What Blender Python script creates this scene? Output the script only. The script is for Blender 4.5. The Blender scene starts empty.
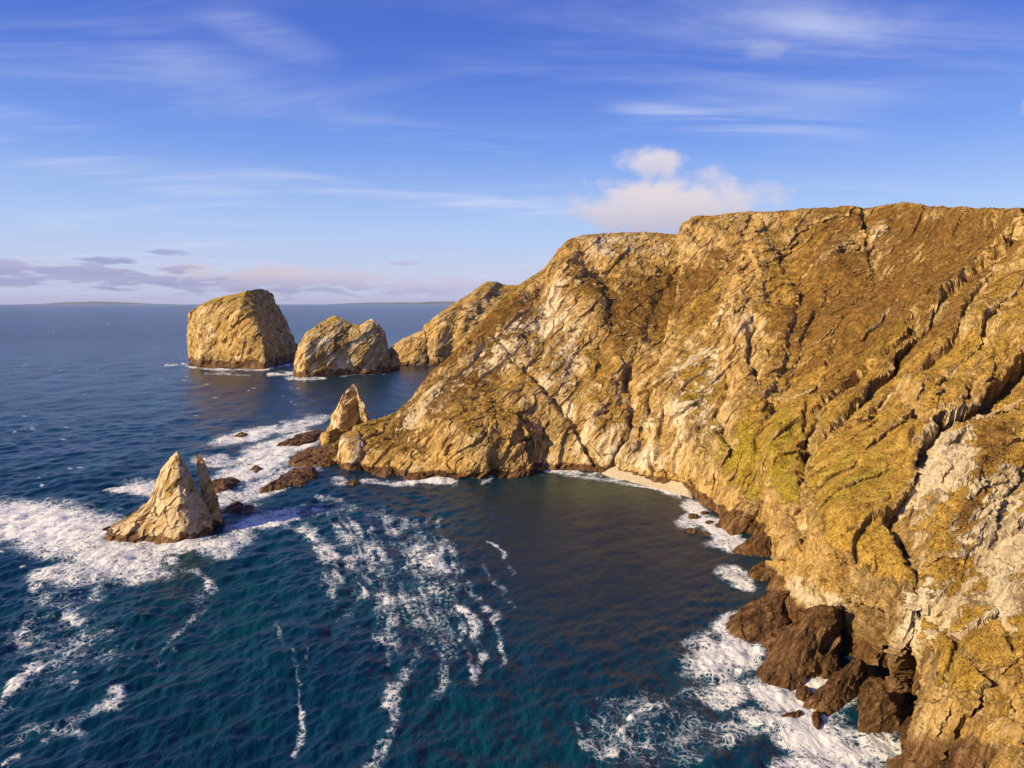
import bpy, math, random
import numpy as np
from mathutils import Vector

rng = np.random.default_rng(7)
random.seed(7)
scene = bpy.context.scene
COL = scene.collection
F32 = np.float32

# ------------------------------------------------------------------ camera
H = 100.0
HAZE = 0.65e-5
FPX = 1024 * 24 / 36.0
PITCH = math.atan((384 - 303.6) / FPX)
CP, SP = math.cos(PITCH), math.sin(PITCH)
cam_d = bpy.data.cameras.new('camera')
cam_d.lens = 24; cam_d.sensor_width = 36
cam_d.clip_start = 1; cam_d.clip_end = 200000
cam = bpy.data.objects.new('camera', cam_d)
cam.location = (0, 0, H)
cam.rotation_euler = (math.pi / 2 - PITCH, 0, 0)
COL.objects.link(cam); scene.camera = cam


def ray(px, py):
    a = (px - 512) / FPX; b = (384 - py) / FPX
    return np.array([a, CP + b * SP, -SP + b * CP])


def S(px, py, z=0.0):
    """point of height z seen at a picture position"""
    d = ray(px, py); t = (z - H) / d[2]
    return np.array([d[0] * t, d[1] * t, z])


def P(px, py, Y):
    """point at distance Y seen at a picture position"""
    d = ray(px, py); t = Y / d[1]
    return np.array([d[0] * t, Y, H + d[2] * t])


def project(x, y, z):
    zz = z - H
    dep = np.maximum(y * CP - zz * SP, 1.0)
    up = y * SP + zz * CP
    return 512 + FPX * x / dep, 384 - FPX * up / dep


# ------------------------------------------------------------------ noise
_perm = np.random.default_rng(3).permutation(256).astype(np.int32)
_perm = np.concatenate([_perm, _perm, _perm])
_g = np.random.default_rng(5).normal(size=(256, 3))
_g = (_g / np.linalg.norm(_g, axis=1, keepdims=True)).astype(F32)


def perlin(p):
    p = np.asarray(p, dtype=F32)
    out = np.empty(len(p), F32)
    CH = 200000
    for s in range(0, len(p), CH):
        q = p[s:s + CH]
        i = np.floor(q).astype(np.int32); f = q - i
        i &= 255
        u = f * f * f * (f * (f * 6 - 15) + 10)
        r = np.zeros(len(q), F32)
        for dx in (0, 1):
            wx = u[:, 0] if dx else 1 - u[:, 0]
            hx = _perm[i[:, 0] + dx]
            for dy in (0, 1):
                wy = u[:, 1] if dy else 1 - u[:, 1]
                hy = _perm[hx + i[:, 1] + dy]
                for dz in (0, 1):
                    wz = u[:, 2] if dz else 1 - u[:, 2]
                    h = _perm[hy + i[:, 2] + dz]
                    gg = _g[h]
                    r += wx * wy * wz * (gg[:, 0] * (f[:, 0] - dx) + gg[:, 1] * (f[:, 1] - dy) + gg[:, 2] * (f[:, 2] - dz))
        out[s:s + CH] = r * 1.6
    return out


def fbm(p, n=4, gain=.5, lac=2.03, off=0.0):
    a, s, r = 1.0, 0.0, 0
    q = np.asarray(p, F32) + off
    for k in range(n):
        r = r + a * perlin(q); s += a; a *= gain; q = q * lac + 17.3
    return r / s


def ridged(p, n=4, gain=.5, lac=2.03, off=0.0):
    a, s, r = 1.0, 0.0, 0
    q = np.asarray(p, F32) + off
    for k in range(n):
        r = r + a * (1 - 2 * np.abs(perlin(q))); s += a; a *= gain; q = q * lac + 11.7
    return r / s


def cells(p, off=0.0):
    """jointed rock: random plane per voronoi cell; returns (level, gap between the two nearest)"""
    p = np.asarray(p, F32) + off
    lev = np.empty(len(p), F32); gap = np.empty(len(p), F32)
    R = np.random.default_rng(11).random((256, 3)).astype(F32)
    Q = np.random.default_rng(12).normal(size=(256, 4)).astype(F32)
    CH = 120000
    for s in range(0, len(p), CH):
        q = p[s:s + CH]
        i = np.floor(q).astype(np.int32)
        b1 = np.full(len(q), 9, F32); b2 = b1.copy(); bl = np.zeros(len(q), F32)
        for dx in (-1, 0, 1):
            for dy in (-1, 0, 1):
                for dz in (-1, 0, 1):
                    c = i + np.array([dx, dy, dz], np.int32)
                    h = _perm[_perm[_perm[c[:, 0] & 255] + (c[:, 1] & 255)] + (c[:, 2] & 255)]
                    dlt = q - (c + R[h])
                    d = np.sqrt((dlt * dlt).sum(1))
                    w = Q[h]
                    l = .6 * w[:, 3] + .7 * (dlt * w[:, :3]).sum(1)
                    near = d < b1
                    b2 = np.where(near, b1, np.minimum(b2, d))
                    bl = np.where(near, l, bl)
                    b1 = np.where(near, d, b1)
        lev[s:s + CH] = bl; gap[s:s + CH] = b2 - b1
    return lev, gap


def sstep(a, b, x):
    t = np.clip((x - a) / (b - a), 0, 1)
    return t * t * (3 - 2 * t)


def polydist(px, py, pts):
    """distance to a polyline and position along it (0..1)"""
    best = np.full(px.shape, 1e9); along = np.zeros(px.shape)
    n = len(pts) - 1
    for k in range(n):
        ax, ay = pts[k][:2]; bx, by = pts[k + 1][:2]
        vx, vy = bx - ax, by - ay
        t = np.clip(((px - ax) * vx + (py - ay) * vy) / (vx * vx + vy * vy + 1e-9), 0, 1)
        d = np.hypot(px - ax - t * vx, py - ay - t * vy)
        m = d < best
        best = np.where(m, d, best); along = np.where(m, (k + t) / n, along)
    return best, along


def blob(px, py, cx, cy, rx, ry, ang=0):
    a = math.radians(ang); c, s = math.cos(a), math.sin(a)
    dx, dy = px - cx, py - cy
    u = (dx * c + dy * s) / rx; v = (-dx * s + dy * c) / ry
    return np.exp(-(u * u + v * v))


def pchip(xk, yk, x):
    """smooth interpolation of rows yk (n, m) over xk"""
    xk = np.asarray(xk, float); yk = np.asarray(yk, float)
    if yk.ndim == 1: yk = yk[:, None]
    h = np.diff(xk)[:, None]; d = np.diff(yk, axis=0) / h
    m = np.zeros_like(yk)
    w1 = 2 * h[1:] + h[:-1]; w2 = h[1:] + 2 * h[:-1]
    same = d[:-1] * d[1:] > 0
    with np.errstate(divide='ignore', invalid='ignore'):
        hm = (w1 + w2) / (w1 / d[:-1] + w2 / d[1:])
    m[1:-1] = np.where(same, hm, 0)
    m[0] = d[0]; m[-1] = d[-1]
    k = np.clip(np.searchsorted(xk, x, side='right') - 1, 0, len(xk) - 2)
    t = ((x - xk[k]) / h[k, 0])[:, None]; hh = h[k]
    return ((1 + 2 * t) * (1 - t) ** 2 * yk[k] + t * (1 - t) ** 2 * hh * m[k]
            + t * t * (3 - 2 * t) * yk[k + 1] + t * t * (t - 1) * hh * m[k + 1])


# ------------------------------------------------------------------ mesh helpers
def grid_faces(nr, nc, wrap=False):
    r = np.arange(nr - 1)[:, None]
    if wrap:
        c = np.arange(nc)[None, :]; c2 = (c + 1) % nc
    else:
        c = np.arange(nc - 1)[None, :]; c2 = c + 1
    a = r * nc + c; b = r * nc + c2; d = (r + 1) * nc + c; e = (r + 1) * nc + c2
    return np.stack([a, b, e, d], -1).reshape(-1, 4)


def mesh_obj(name, v, f, mat, attrs=None, parent=None, smooth=True):
    me = bpy.data.meshes.new(name)
    v = np.ascontiguousarray(v, F32); f = np.ascontiguousarray(f, np.int32)
    k = f.shape[1]
    me.vertices.add(len(v)); me.vertices.foreach_set('co', v.ravel())
    me.loops.add(f.size); me.loops.foreach_set('vertex_index', f.ravel())
    me.polygons.add(len(f))
    me.polygons.foreach_set('loop_start', np.arange(0, f.size, k, dtype=np.int32))
    me.polygons.foreach_set('use_smooth', np.full(len(f), smooth))
    me.update(calc_edges=True)
    for an, av in (attrs or {}).items():
        if av.ndim == 1:
            at = me.attributes.new(an, 'FLOAT', 'POINT'); at.data.foreach_set('value', np.ascontiguousarray(av, F32))
        else:
            c4 = np.ones((len(av), 4), F32); c4[:, :av.shape[1]] = av
            at = me.attributes.new(an, 'FLOAT_COLOR', 'POINT'); at.data.foreach_set('color', c4.ravel())
    me.validate()
    me.materials.append(mat)
    o = bpy.data.objects.new(name, me); COL.objects.link(o)
    if parent: o.parent = parent
    return o


def submesh(v, f, attrs, keep):
    ff = f[keep]
    used = np.unique(ff)
    mp = np.full(len(v), -1, np.int64); mp[used] = np.arange(len(used))
    return v[used], mp[ff], {k: a[used] for k, a in attrs.items()}


def tag(o, label, cat, group=None, kind=None):
    o['label'] = label; o['category'] = cat
    if group: o['group'] = group
    if kind: o['kind'] = kind
    return o


def grid_normals(X, wrap=False):
    """X (nr, nc, 3)"""
    if wrap:
        du = np.roll(X, -1, 1) - np.roll(X, 1, 1)
    else:
        du = np.gradient(X, axis=1)
    dv = np.gradient(X, axis=0)
    n = np.cross(du, dv)
    n /= np.linalg.norm(n, axis=2, keepdims=True) + 1e-9
    return n


# ------------------------------------------------------------------ node helpers
class NT:
    def __init__(self, tree):
        self.t = tree; self.n = tree.nodes; self.l = tree.links

    def link(self, a, b): self.l.new(a, b)

    def new(self, typ, **kw):
        n = self.n.new(typ)
        for k, v in kw.items(): setattr(n, k, v)
        return n

    def put(self, sock, v):
        if isinstance(v, bpy.types.NodeSocket): self.link(v, sock)
        elif isinstance(v, tuple) and len(v) == 3 and sock.type == 'RGBA': sock.default_value = (*v, 1)
        else: sock.default_value = v

    def math(self, op, a, b=0.0, c=0.0, clamp=False):
        n = self.new('ShaderNodeMath', operation=op, use_clamp=clamp)
        for s, v in zip(n.inputs, (a, b, c)): self.put(s, v)
        return n.outputs[0]

    def vmath(self, op, a, b=(0, 0, 0), scale=None):
        n = self.new('ShaderNodeVectorMath', operation=op)
        self.put(n.inputs[0], a); self.put(n.inputs[1], b)
        if scale is not None: self.put(n.inputs['Scale'], scale)
        return n.outputs[0]

    def mix(self, f, a, b, blend='MIX'):
        n = self.new('ShaderNodeMix', data_type='RGBA', blend_type=blend)
        n.clamp_factor = True
        self.put(n.inputs[0], f); self.put(n.inputs[6], a); self.put(n.inputs[7], b)
        return n.outputs[2]

    def noise(self, vec, scale, detail=4, rough=.55, dist=0.0, lac=2.0):
        n = self.new('ShaderNodeTexNoise')
        self.put(n.inputs['Vector'], vec)
        n.inputs['Scale'].default_value = scale; n.inputs['Detail'].default_value = detail
        n.inputs['Roughness'].default_value = rough; n.inputs['Distortion'].default_value = dist
        n.inputs['Lacunarity'].default_value = lac
        return n.outputs['Fac']

    def noise_col(self, vec, scale, detail=3):
        n = self.new('ShaderNodeTexNoise'); self.put(n.inputs['Vector'], vec)
        n.inputs['Scale'].default_value = scale; n.inputs['Detail'].default_value = detail
        return n.outputs['Color']

    def voro(self, vec, scale, feature='F1', out='Distance'):
        n = self.new('ShaderNodeTexVoronoi', feature=feature)
        self.put(n.inputs['Vector'], vec); n.inputs['Scale'].default_value = scale
        return n.outputs[out]

    def ramp(self, f, stops, interp='LINEAR'):
        n = self.new('ShaderNodeValToRGB')
        cr = n.color_ramp; cr.interpolation = interp
        while len(cr.elements) < len(stops): cr.elements.new(.5)
        for e, (p, c) in zip(cr.elements, stops):
            e.position = p; e.color = (*c, 1) if len(c) == 3 else c
        self.put(n.inputs[0], f)
        return n.outputs[0]

    def maprange(self, v, a, b, c=0.0, d=1.0, smooth=True):
        n = self.new('ShaderNodeMapRange', interpolation_type='SMOOTHSTEP' if smooth else 'LINEAR')
        for s, x in zip(n.inputs, (v, a, b, c, d)): self.put(s, x)
        return n.outputs[0]

    def attr(self, name):
        n = self.new('ShaderNodeAttribute', attribute_name=name)
        return n

    def mapping(self, vec, rot=(0, 0, 0), scale=(1, 1, 1), loc=(0, 0, 0)):
        n = self.new('ShaderNodeMapping')
        self.put(n.inputs['Vector'], vec)
        n.inputs['Rotation'].default_value = rot; n.inputs['Scale'].default_value = scale
        n.inputs['Location'].default_value = loc
        return n.outputs[0]


def new_mat(name):
    m = bpy.data.materials.new(name); m.use_nodes = True
    t = NT(m.node_tree); t.n.clear()
    out = t.new('ShaderNodeOutputMaterial'); b = t.new('ShaderNodeBsdfPrincipled')
    t.link(b.outputs[0], out.inputs[0])
    return m, t, b


# ------------------------------------------------------------------ materials
DIP = (.62, .35, .70)
_dl = math.sqrt(sum(c * c for c in DIP)); DIP = tuple(c / _dl for c in DIP)


def rock_material(name, scale=1.0, bump=1.0, pale=1.0):
    """weathered rock with turf; reads mask_a (turf, heather, green) and mask_b (white, orange, wet and darkened)"""
    m, t, b = new_mat(name)
    pos = t.new('ShaderNodeTexCoord').outputs['Object']
    A = t.new('ShaderNodeSeparateColor'); t.link(t.attr('mask_a').outputs['Color'], A.inputs[0])
    B = t.new('ShaderNodeSeparateColor'); t.link(t.attr('mask_b').outputs['Color'], B.inputs[0])
    turf, heath, green = A.outputs; white, orange, wet = B.outputs
    dt = t.new('ShaderNodeVectorMath', operation='DOT_PRODUCT'); t.link(pos, dt.inputs[0]); dt.inputs[1].default_value = DIP
    al = t.new('ShaderNodeVectorMath', operation='SCALE'); al.inputs[0].default_value = DIP
    t.link(t.math('MULTIPLY', dt.outputs['Value'], .72), al.inputs['Scale'])
    bed = t.vmath('SUBTRACT', pos, al.outputs[0])          # coordinates drawn out along the beds
    n_big = t.noise(pos, .03 * scale, 4, .6)
    n_mid = t.noise(bed, .17 * scale, 6, .65, .4)
    n_fine = t.noise(bed, .85 * scale, 6, .72, .2)
    n_tiny = t.noise(pos, 2.6 * scale, 4, .7)
    n_str = t.noise(bed, .42 * scale, 5, .65, .8)
    crk = t.voro(t.vmath('ADD', bed, t.vmath('SCALE', t.vmath('SUBTRACT', t.noise_col(pos, .5 * scale), (.5, .5, .5)), scale=2.2 / scale)), .30 * scale, 'DISTANCE_TO_EDGE')
    crack = t.maprange(crk, .0, .10, 1, 0)
    S_ = t.math
    rf = S_('ADD', S_('MULTIPLY', n_mid, .46), S_('ADD', S_('MULTIPLY', n_str, .36), S_('ADD', S_('MULTIPLY', n_fine, .36), S_('MULTIPLY', n_tiny, .20))))
    rf = S_('SUBTRACT', rf, .18)
    rf = S_('SUBTRACT', rf, S_('MULTIPLY', crack, .022))
    k = pale
    rock = t.ramp(rf, [(.33, (.075 * k, .046 * k, .022 * k)), (.43, (.22 * k, .145 * k, .064 * k)), (.51, (.48 * k, .335 * k, .15 * k)), (.61, (.76 * k, .59 * k, .34 * k))])
    gold_rock = t.ramp(rf, [(.33, (.11, .052, .013)), (.43, (.30, .165, .042)), (.52, (.58, .36, .10)), (.63, (.78, .56, .24))])
    rock = t.mix(t.maprange(n_big, .38, .62, .25, .85), rock, gold_rock)
    wr = t.ramp(rf, [(.34, (.20, .135, .065)), (.43, (.50, .385, .235)), (.55, (.80, .67, .47))])
    rock = t.mix(t.maprange(S_('ADD', white, S_('MULTIPLY', S_('SUBTRACT', n_mid, .5), 1.6)), .30, .62), rock, wr)
    orr = t.ramp(rf, [(.34, (.24, .12, .03)), (.46, (.54, .32, .085)), (.6, (.70, .50, .22))])
    rock = t.mix(t.maprange(S_('ADD', orange, S_('MULTIPLY', S_('SUBTRACT', n_mid, .5), 1.1)), .25, .65), rock, orr)
    li = t.maprange(t.noise(bed, 1.3 * scale, 5, .7), .55, .66)
    rock = t.mix(S_('MULTIPLY', li, .5), rock, (.76, .62, .40))
    # turf
    g1 = t.noise(pos, .30 * scale, 6, .72)
    g2 = t.noise(pos, 2.4 * scale, 5, .75)
    gf = S_('ADD', S_('MULTIPLY', g1, .55), S_('MULTIPLY', g2, .45))
    gold = t.ramp(gf, [(.36, (.14, .072, .012)), (.47, (.37, .215, .035)), (.58, (.58, .375, .085)), (.69, (.72, .52, .19))])
    hea = t.ramp(gf, [(.36, (.052, .026, .008)), (.47, (.17, .086, .019)), (.58, (.34, .19, .045)), (.69, (.52, .36, .13))])
    grn = t.ramp(gf, [(.36, (.12, .080, .010)), (.48, (.32, .225, .025)), (.6, (.50, .39, .06)), (.7, (.62, .51, .14))])
    hm = t.maprange(S_('ADD', heath, S_('MULTIPLY', S_('SUBTRACT', n_mid, .5), 1.9)), .22, .78)
    veg = t.mix(hm, gold, hea)
    gm = t.maprange(S_('ADD', green, S_('MULTIPLY', S_('SUBTRACT', n_mid, .5), 2.0)), .25, 1.05)
    veg = t.mix(gm, veg, grn)
    tm = S_('ADD', turf, S_('ADD', S_('MULTIPLY', S_('SUBTRACT', n_fine, .5), .95), S_('MULTIPLY', S_('SUBTRACT', n_str, .5), 1.25)))
    tm = S_('ADD', tm, S_('ADD', S_('MULTIPLY', S_('SUBTRACT', n_tiny, .5), .5), S_('MULTIPLY', crack, .05)))
    tm = t.maprange(tm, .44, .56)
    colr = t.mix(tm, rock, veg)
    # wet, weed-dark foot and other darkened rock
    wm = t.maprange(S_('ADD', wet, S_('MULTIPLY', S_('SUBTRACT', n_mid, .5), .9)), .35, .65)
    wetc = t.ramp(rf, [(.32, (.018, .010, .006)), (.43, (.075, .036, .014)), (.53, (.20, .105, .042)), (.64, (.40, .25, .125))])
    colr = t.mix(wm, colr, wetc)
    t.link(colr, b.inputs['Base Color'])
    t.link(t.mix(wm, (.92, .92, .92), (.38, .38, .38)), b.inputs['Roughness'])
    b.inputs['Specular IOR Level'].default_value = .2
    hgt = S_('MULTIPLY', S_('ADD', S_('MULTIPLY', n_mid, 1.2), S_('ADD', S_('MULTIPLY', n_fine, 1.0), S_('MULTIPLY', n_str, 1.0))), S_('SUBTRACT', 1.0, S_('MULTIPLY', tm, .6)))
    hgt = S_('ADD', hgt, S_('ADD', S_('MULTIPLY', g2, .22), S_('MULTIPLY', n_tiny, .30)))
    hgt = S_('SUBTRACT', hgt, S_('MULTIPLY', S_('MULTIPLY', crack, S_('SUBTRACT', 1.0, tm)), .16))
    bp = t.new('ShaderNodeBump'); bp.inputs['Strength'].default_value = 1.0 * bump
    bp.inputs['Distance'].default_value = 1.3 / scale
    t.link(hgt, bp.inputs['Height']); t.link(bp.outputs[0], b.inputs['Normal'])
    return m


def sea_material():
    m, t, b = new_mat('sea_water')
    M_ = t.math
    pos = t.new('ShaderNodeTexCoord').outputs['Object']
    foam = t.attr('foam').outputs['Fac']
    shal = t.attr('shallow').outputs['Fac']
    calm = t.attr('calm').outputs['Fac']; off = t.attr('offshore').outputs['Fac']
    wv = t.vmath('SCALE', t.vmath('SUBTRACT', t.noise_col(pos, .14, 4), (.5, .5, .5)), scale=11.0)
    wv2 = t.vmath('SCALE', t.vmath('SUBTRACT', t.noise_col(pos, .7, 3), (.5, .5, .5)), scale=2.0)
    p2 = t.vmath('ADD', t.vmath('ADD', pos, wv), wv2)
    lace = t.voro(p2, .30, 'DISTANCE_TO_EDGE')
    lace2 = t.voro(p2, .80, 'DISTANCE_TO_EDGE')
    fn = t.maprange(t.noise(p2, .45, 7, .72), .30, .70, smooth=False)
    fn2 = t.maprange(t.noise(pos, .10, 4, .6), .32, .68, smooth=False)
    web = M_('MAXIMUM', t.maprange(lace, .17, .0), M_('MULTIPLY', t.maprange(lace2, .22, .0), .8))
    lace3 = t.voro(t.vmath('ADD', pos, t.vmath('SCALE', wv, scale=1.6)), .13, 'DISTANCE_TO_EDGE')
    web = M_('MAXIMUM', web, t.maprange(lace3, .13, .0))
    T = M_('ADD', M_('MULTIPLY', web, .55), M_('ADD', M_('MULTIPLY', fn, .34), M_('MULTIPLY', fn2, .18)))
    cov = M_('SUBTRACT', M_('ADD', T, M_('MULTIPLY', foam, .92)), 1.07)
    fm = t.maprange(cov, -.06, .36)
    fm = M_('MULTIPLY', fm, t.maprange(foam, .03, .2))
    thin = M_('MULTIPLY', t.maprange(cov, -.30, .12), t.maprange(foam, .12, .6))   # aerated water
    n_c = t.noise(pos, .012, 3, .55)
    deep = t.mix(t.maprange(n_c, .35, .65), (.0010, .024, .052), (.0016, .038, .056))
    deep = t.mix(t.attr('offshore').outputs['Fac'], deep, (.0018, .020, .082))
    deep = t.mix(M_('MULTIPLY', calm, .8), deep, (.008, .017, .026))  # brownish cliff reflection tinted into the calm water's own colour
    deep = t.mix(shal, deep, (.030, .055, .030))
    wc = t.mix(M_('MULTIPLY', thin, .55), deep, (.075, .21, .30))
    colr = t.mix(M_('MULTIPLY', fm, .95), wc, (.90, .88, .84))
    t.link(colr, b.inputs['Base Color'])
    t.link(t.mix(fm, t.mix(calm, (.22, .22, .22), (.36, .36, .36)), (.8, .8, .8)), b.inputs['Roughness'])
    b.inputs['IOR'].default_value = 1.333; t.link(M_('SUBTRACT', M_('ADD', .38, M_('MULTIPLY', calm, .20)), M_('MULTIPLY', off, .33)), b.inputs['Specular IOR Level'])
    # chop too small for the mesh
    st = t.mapping(pos, rot=(0, 0, .35), scale=(1.0, .5, 1))
    w0 = t.noise(st, .055, 3, .5, .2); w1 = t.noise(st, .17, 5, .62, .3); w2 = t.noise(st, .75, 4, .6, .2)
    h = M_('ADD', M_('MULTIPLY', w1, 1.5), M_('MULTIPLY', w2, .48))
    h = M_('ADD', h, M_('MULTIPLY', w0, 1.0))
    h = M_('ADD', h, M_('MULTIPLY', M_('MULTIPLY', fm, fn), .35))
    bp = t.new('ShaderNodeBump'); bp.inputs['Distance'].default_value = 1.0
    gust = t.maprange(t.noise(t.mapping(pos, rot=(0, 0, -.4), scale=(1, .45, 1)), .014, 4, .6), .35, .65, .55, 1.15)
    t.link(M_('MULTIPLY', gust, M_('SUBTRACT', 1.0, M_('MULTIPLY', calm, .62))), bp.inputs['Strength'])
    t.link(h, bp.inputs['Height']); t.link(bp.outputs[0], b.inputs['Normal'])
    return m


MAT_CLIFF = rock_material('cliff_rock_and_turf', .8, 1.0)
MAT_STACK = rock_material('stack_rock', 1.0, .9, 1.08)
MAT_FAR = rock_material('far_stack_rock', .42, .9, .95)
MAT_DARK = rock_material('wave_washed_rock', 1.5, 1.25, .8)
MAT_SEA = sea_material()

# ------------------------------------------------------------------ headland
# every column: foot point at the water, rim point, and the slope behind the rim
def col(foot, rim, hb=.06, tb=.12, ht=.90, tt=.88, back=None):
    return dict(foot=np.array(foot, float), rim=np.array(rim, float), hb=hb, tb=tb, ht=ht, tt=tt, back=back)


tip = [np.array([14., 50., -.55]), np.array([26., 95., -1.0])]
cols = [
    col((-132, 438, -3), (-118, 446, 3), back=((4, 14, -3), (6, 30, -14))),
    col(S(350, 466), P(350, 441, 442), back=((6, 16, -8), (12, 45, -26))),
    col(S(372, 470), P(369, 421, 450), .2, .3, back=((8, 18, -12), (18, 52, -38))),
    col(S(402, 475), P(392, 415, 455), .15, .3, back=((8, 20, -12), (20, 60, -40))),
    col(S(430, 477.5), P(440, 366, 478), .12, .18, back=((10, 22, -20), (26, 75, -75))),
    col(S(470, 478.5), P(490, 314, 505), .10, .18, back=((12, 24, -20), (34, 90, -115))),
    col(S(505, 478), P(521, 285, 524), .10, .16, back=((14, 26, -14), (44, 110, -140))),
    col(S(528, 475), P(551, 264, 540), .10, .15, back=((16, 30, -10), (54, 130, -150))),
    col(S(546, 469.5), P(573, 239.5, 548), .09, .14, .80, .80, back=((14, 40, 1), (50, 220, -30))),
    col(S(580, 470), P(604, 233.5, 558), .08, .14, .80, .80, back=((8, 60, 3), (20, 260, 0))),
    col(S(612, 474), P(648, 232.5, 566), .08, .12, .82, .82, back=((5, 60, 3), (10, 300, 0))),
    col(S(641, 480), P(688, 237, 572), .07, .12, .84, .84, back=((4, 50, 3), (10, 300, 0))),
    col(S(643, 480.5), P(690.5, 219, 562), .07, .12, .86, .84, back=((4, 50, 3), (10, 300, 0))),
    col(S(666, 486), P(725, 215, 562), .06, .12, .88, .86, back=((4, 60, 3), (10, 320, 0))),
    col(S(690, 493), P(770, 212, 558), .05, .12, .90, .88, back=((4, 60, 3), (10, 320, 0))),
    col(S(706, 506), P(802, 209, 553), .05, .12, .90, .86, back=((4, 60, 3), (20, 320, 0))),
    col(S(728, 522), P(850, 207.5, 545), .05, .10, .90, .86, back=((10, 60, 3), (60, 320, 0))),
    col(S(757, 535), P(900, 203, 525), .04, .10, .90, .86, back=((14, 60, 3), (90, 320, 0))),
    col(S(797, 540), P(926, 204.5, 490), .00, .10, .90, .86, back=((24, 60, 3), (130, 320, 0))),
    col(S(776, 575), P(946, 206, 460), .015, .13, .90, .86, back=((30, 60, 3), (160, 320, 0))),
    col(S(773, 600), P(980, 207.5, 415), .012, .15, .90, .86, back=((40, 55, 3), (200, 300, 0))),
    col(S(800, 632), P(1020, 208, 370), .015, .17, .90, .86, back=((50, 50, 3), (230, 260, 0))),
    col(S(845, 665), P(1062, 208, 335), .012, .19, .90, .86, back=((60, 40, 3), (260, 220, 0))),
    col(S(888, 705), P(1110, 208, 305), .02, .18, .90, .86, back=((60, 30, 3), (280, 180, 0))),
    col(S(900, 745), P(1200, 205, 258), .05, .12, .90, .86, back=((60, 20, 3), (300, 120, 0))),
    col(S(896, 790), P(1330, 200, 212), .06, .12, .90, .86, back=((60, 10, 3), (300, 60, 0))),
    col((78, 100, 0), (268, 140, 150), back=((60, 0, 3), (300, 20, 0))),
    col((70, 50, 0), (262, 80, 148), back=((60, 0, 3), (300, 0, 0))),
    col((74, -60, 0), (262, -40, 145), back=((60, 0, 3), (300, 0, 0))),
]
for c in cols[8:17]:
    q = c['rim']; k = q[0] / q[1]
    c['back'] = ((k * 60 + 1, 60, 2), (k * 320 + 6, 320, 0))
# sample spacing along the coast
seg_n = []
for a, b in zip(cols[:-1], cols[1:]):
    pa = [project(*q) for q in (a['foot'], a['rim'])]; pb = [project(*q) for q in (b['foot'], b['rim'])]
    d = max(math.hypot(pa[i][0] - pb[i][0], pa[i][1] - pb[i][1]) for i in (0, 1))
    vis = a['foot'][1] > 110
    seg_n.append(int(np.clip(d * 1.15, 6, 120)) if vis else 26)
uk = np.concatenate([[0], np.cumsum(seg_n)]).astype(float)
U = np.arange(int(uk[-1]) + 1).astype(float)
NC = len(U)


def along(key):
    return pchip(uk, np.array([np.atleast_1d(c[key]) for c in cols]), U)


foot, rim = along('foot'), along('rim')
hb, tb, ht, tt = (along(k)[:, 0] for k in ('hb', 'tb', 'ht', 'tt'))
b1 = pchip(uk, np.array([c['back'][0] for c in cols]), U)
b2 = pchip(uk, np.array([c['back'][1] for c in cols]), U)
NF = 640
t_face = np.linspace(0, 1, NF)
X = []
under = [(-1.0, -14), (-.6, -7), (-.25, -2.5)]
sea_dir = foot - rim; sea_dir[:, 2] = 0
sea_dir /= np.linalg.norm(sea_dir, axis=1, keepdims=True)
for s, z in under:
    q = foot + sea_dir * (-s * 5); q[:, 2] = z
    X.append(q)
hcurve = np.zeros((NF, NC))
for j in range(NC):
    hcurve[:, j] = pchip([0, tb[j], .5, tt[j], 1], [0, hb[j], .5 * (hb[j] + ht[j]) + .02, ht[j], 1.0], t_face)[:, 0]
for i in range(NF):
    q = foot * (1 - hcurve[i])[:, None] + rim * hcurve[i][:, None]
    q[:, 2] = foot[:, 2] + (rim[:, 2] - foot[:, 2]) * t_face[i]
    X.append(q)
NB = 34
for i in range(1, NB + 1):
    s = (i / NB) ** 1.6
    w1 = min(1, s / .35); w2 = max(0, (s - .35) / .65)
    w1s = w1 * (2 - w1) if w2 == 0 else 1
    X.append(rim + np.stack([b1[:, 0] * w1 + (b2 - b1)[:, 0] * w2, b1[:, 1] * w1 + (b2 - b1)[:, 1] * w2, b1[:, 2] * w1s + (b2 - b1)[:, 2] * w2], 1))
q = X[-1].copy(); q[:, 2] = np.minimum(q[:, 2], 0) - 30
q[:, 1] += 20; X.append(q)
X = np.array(X)
NR = X.shape[0]
I0, I1 = len(under), len(under) + NF
tt_row = np.concatenate([np.zeros(I0), t_face, np.ones(NR - I1)])[:, None] * np.ones((1, NC))
face = np.concatenate([np.zeros(I0), np.ones(NF), np.linspace(1, 0, 8), np.zeros(NR - I1 - 8)])[:, None] * np.ones((1, NC))

N = grid_normals(X)
PX, PY = project(X[..., 0], X[..., 1], X[..., 2])

# -- large forms placed from the photograph (metres, + is outwards)
D = np.zeros((NR, NC)); UC = np.zeros((NR, NC))       # UC: how far a cleft undercuts its upper-left wall
Q = X.reshape(-1, 3)
wr = fbm(Q / 30, 3, off=4.0).reshape(NR, NC)
wr2 = fbm(Q / 12, 3, off=14.0).reshape(NR, NC)
PXw = PX + 4 * wr + 3.5 * wr2 + 1.6 * fbm(Q / 4, 2, off=24.0).reshape(NR, NC); PYw = PY + 5 * fbm(Q / 22, 3, off=9.0).reshape(NR, NC)


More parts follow.
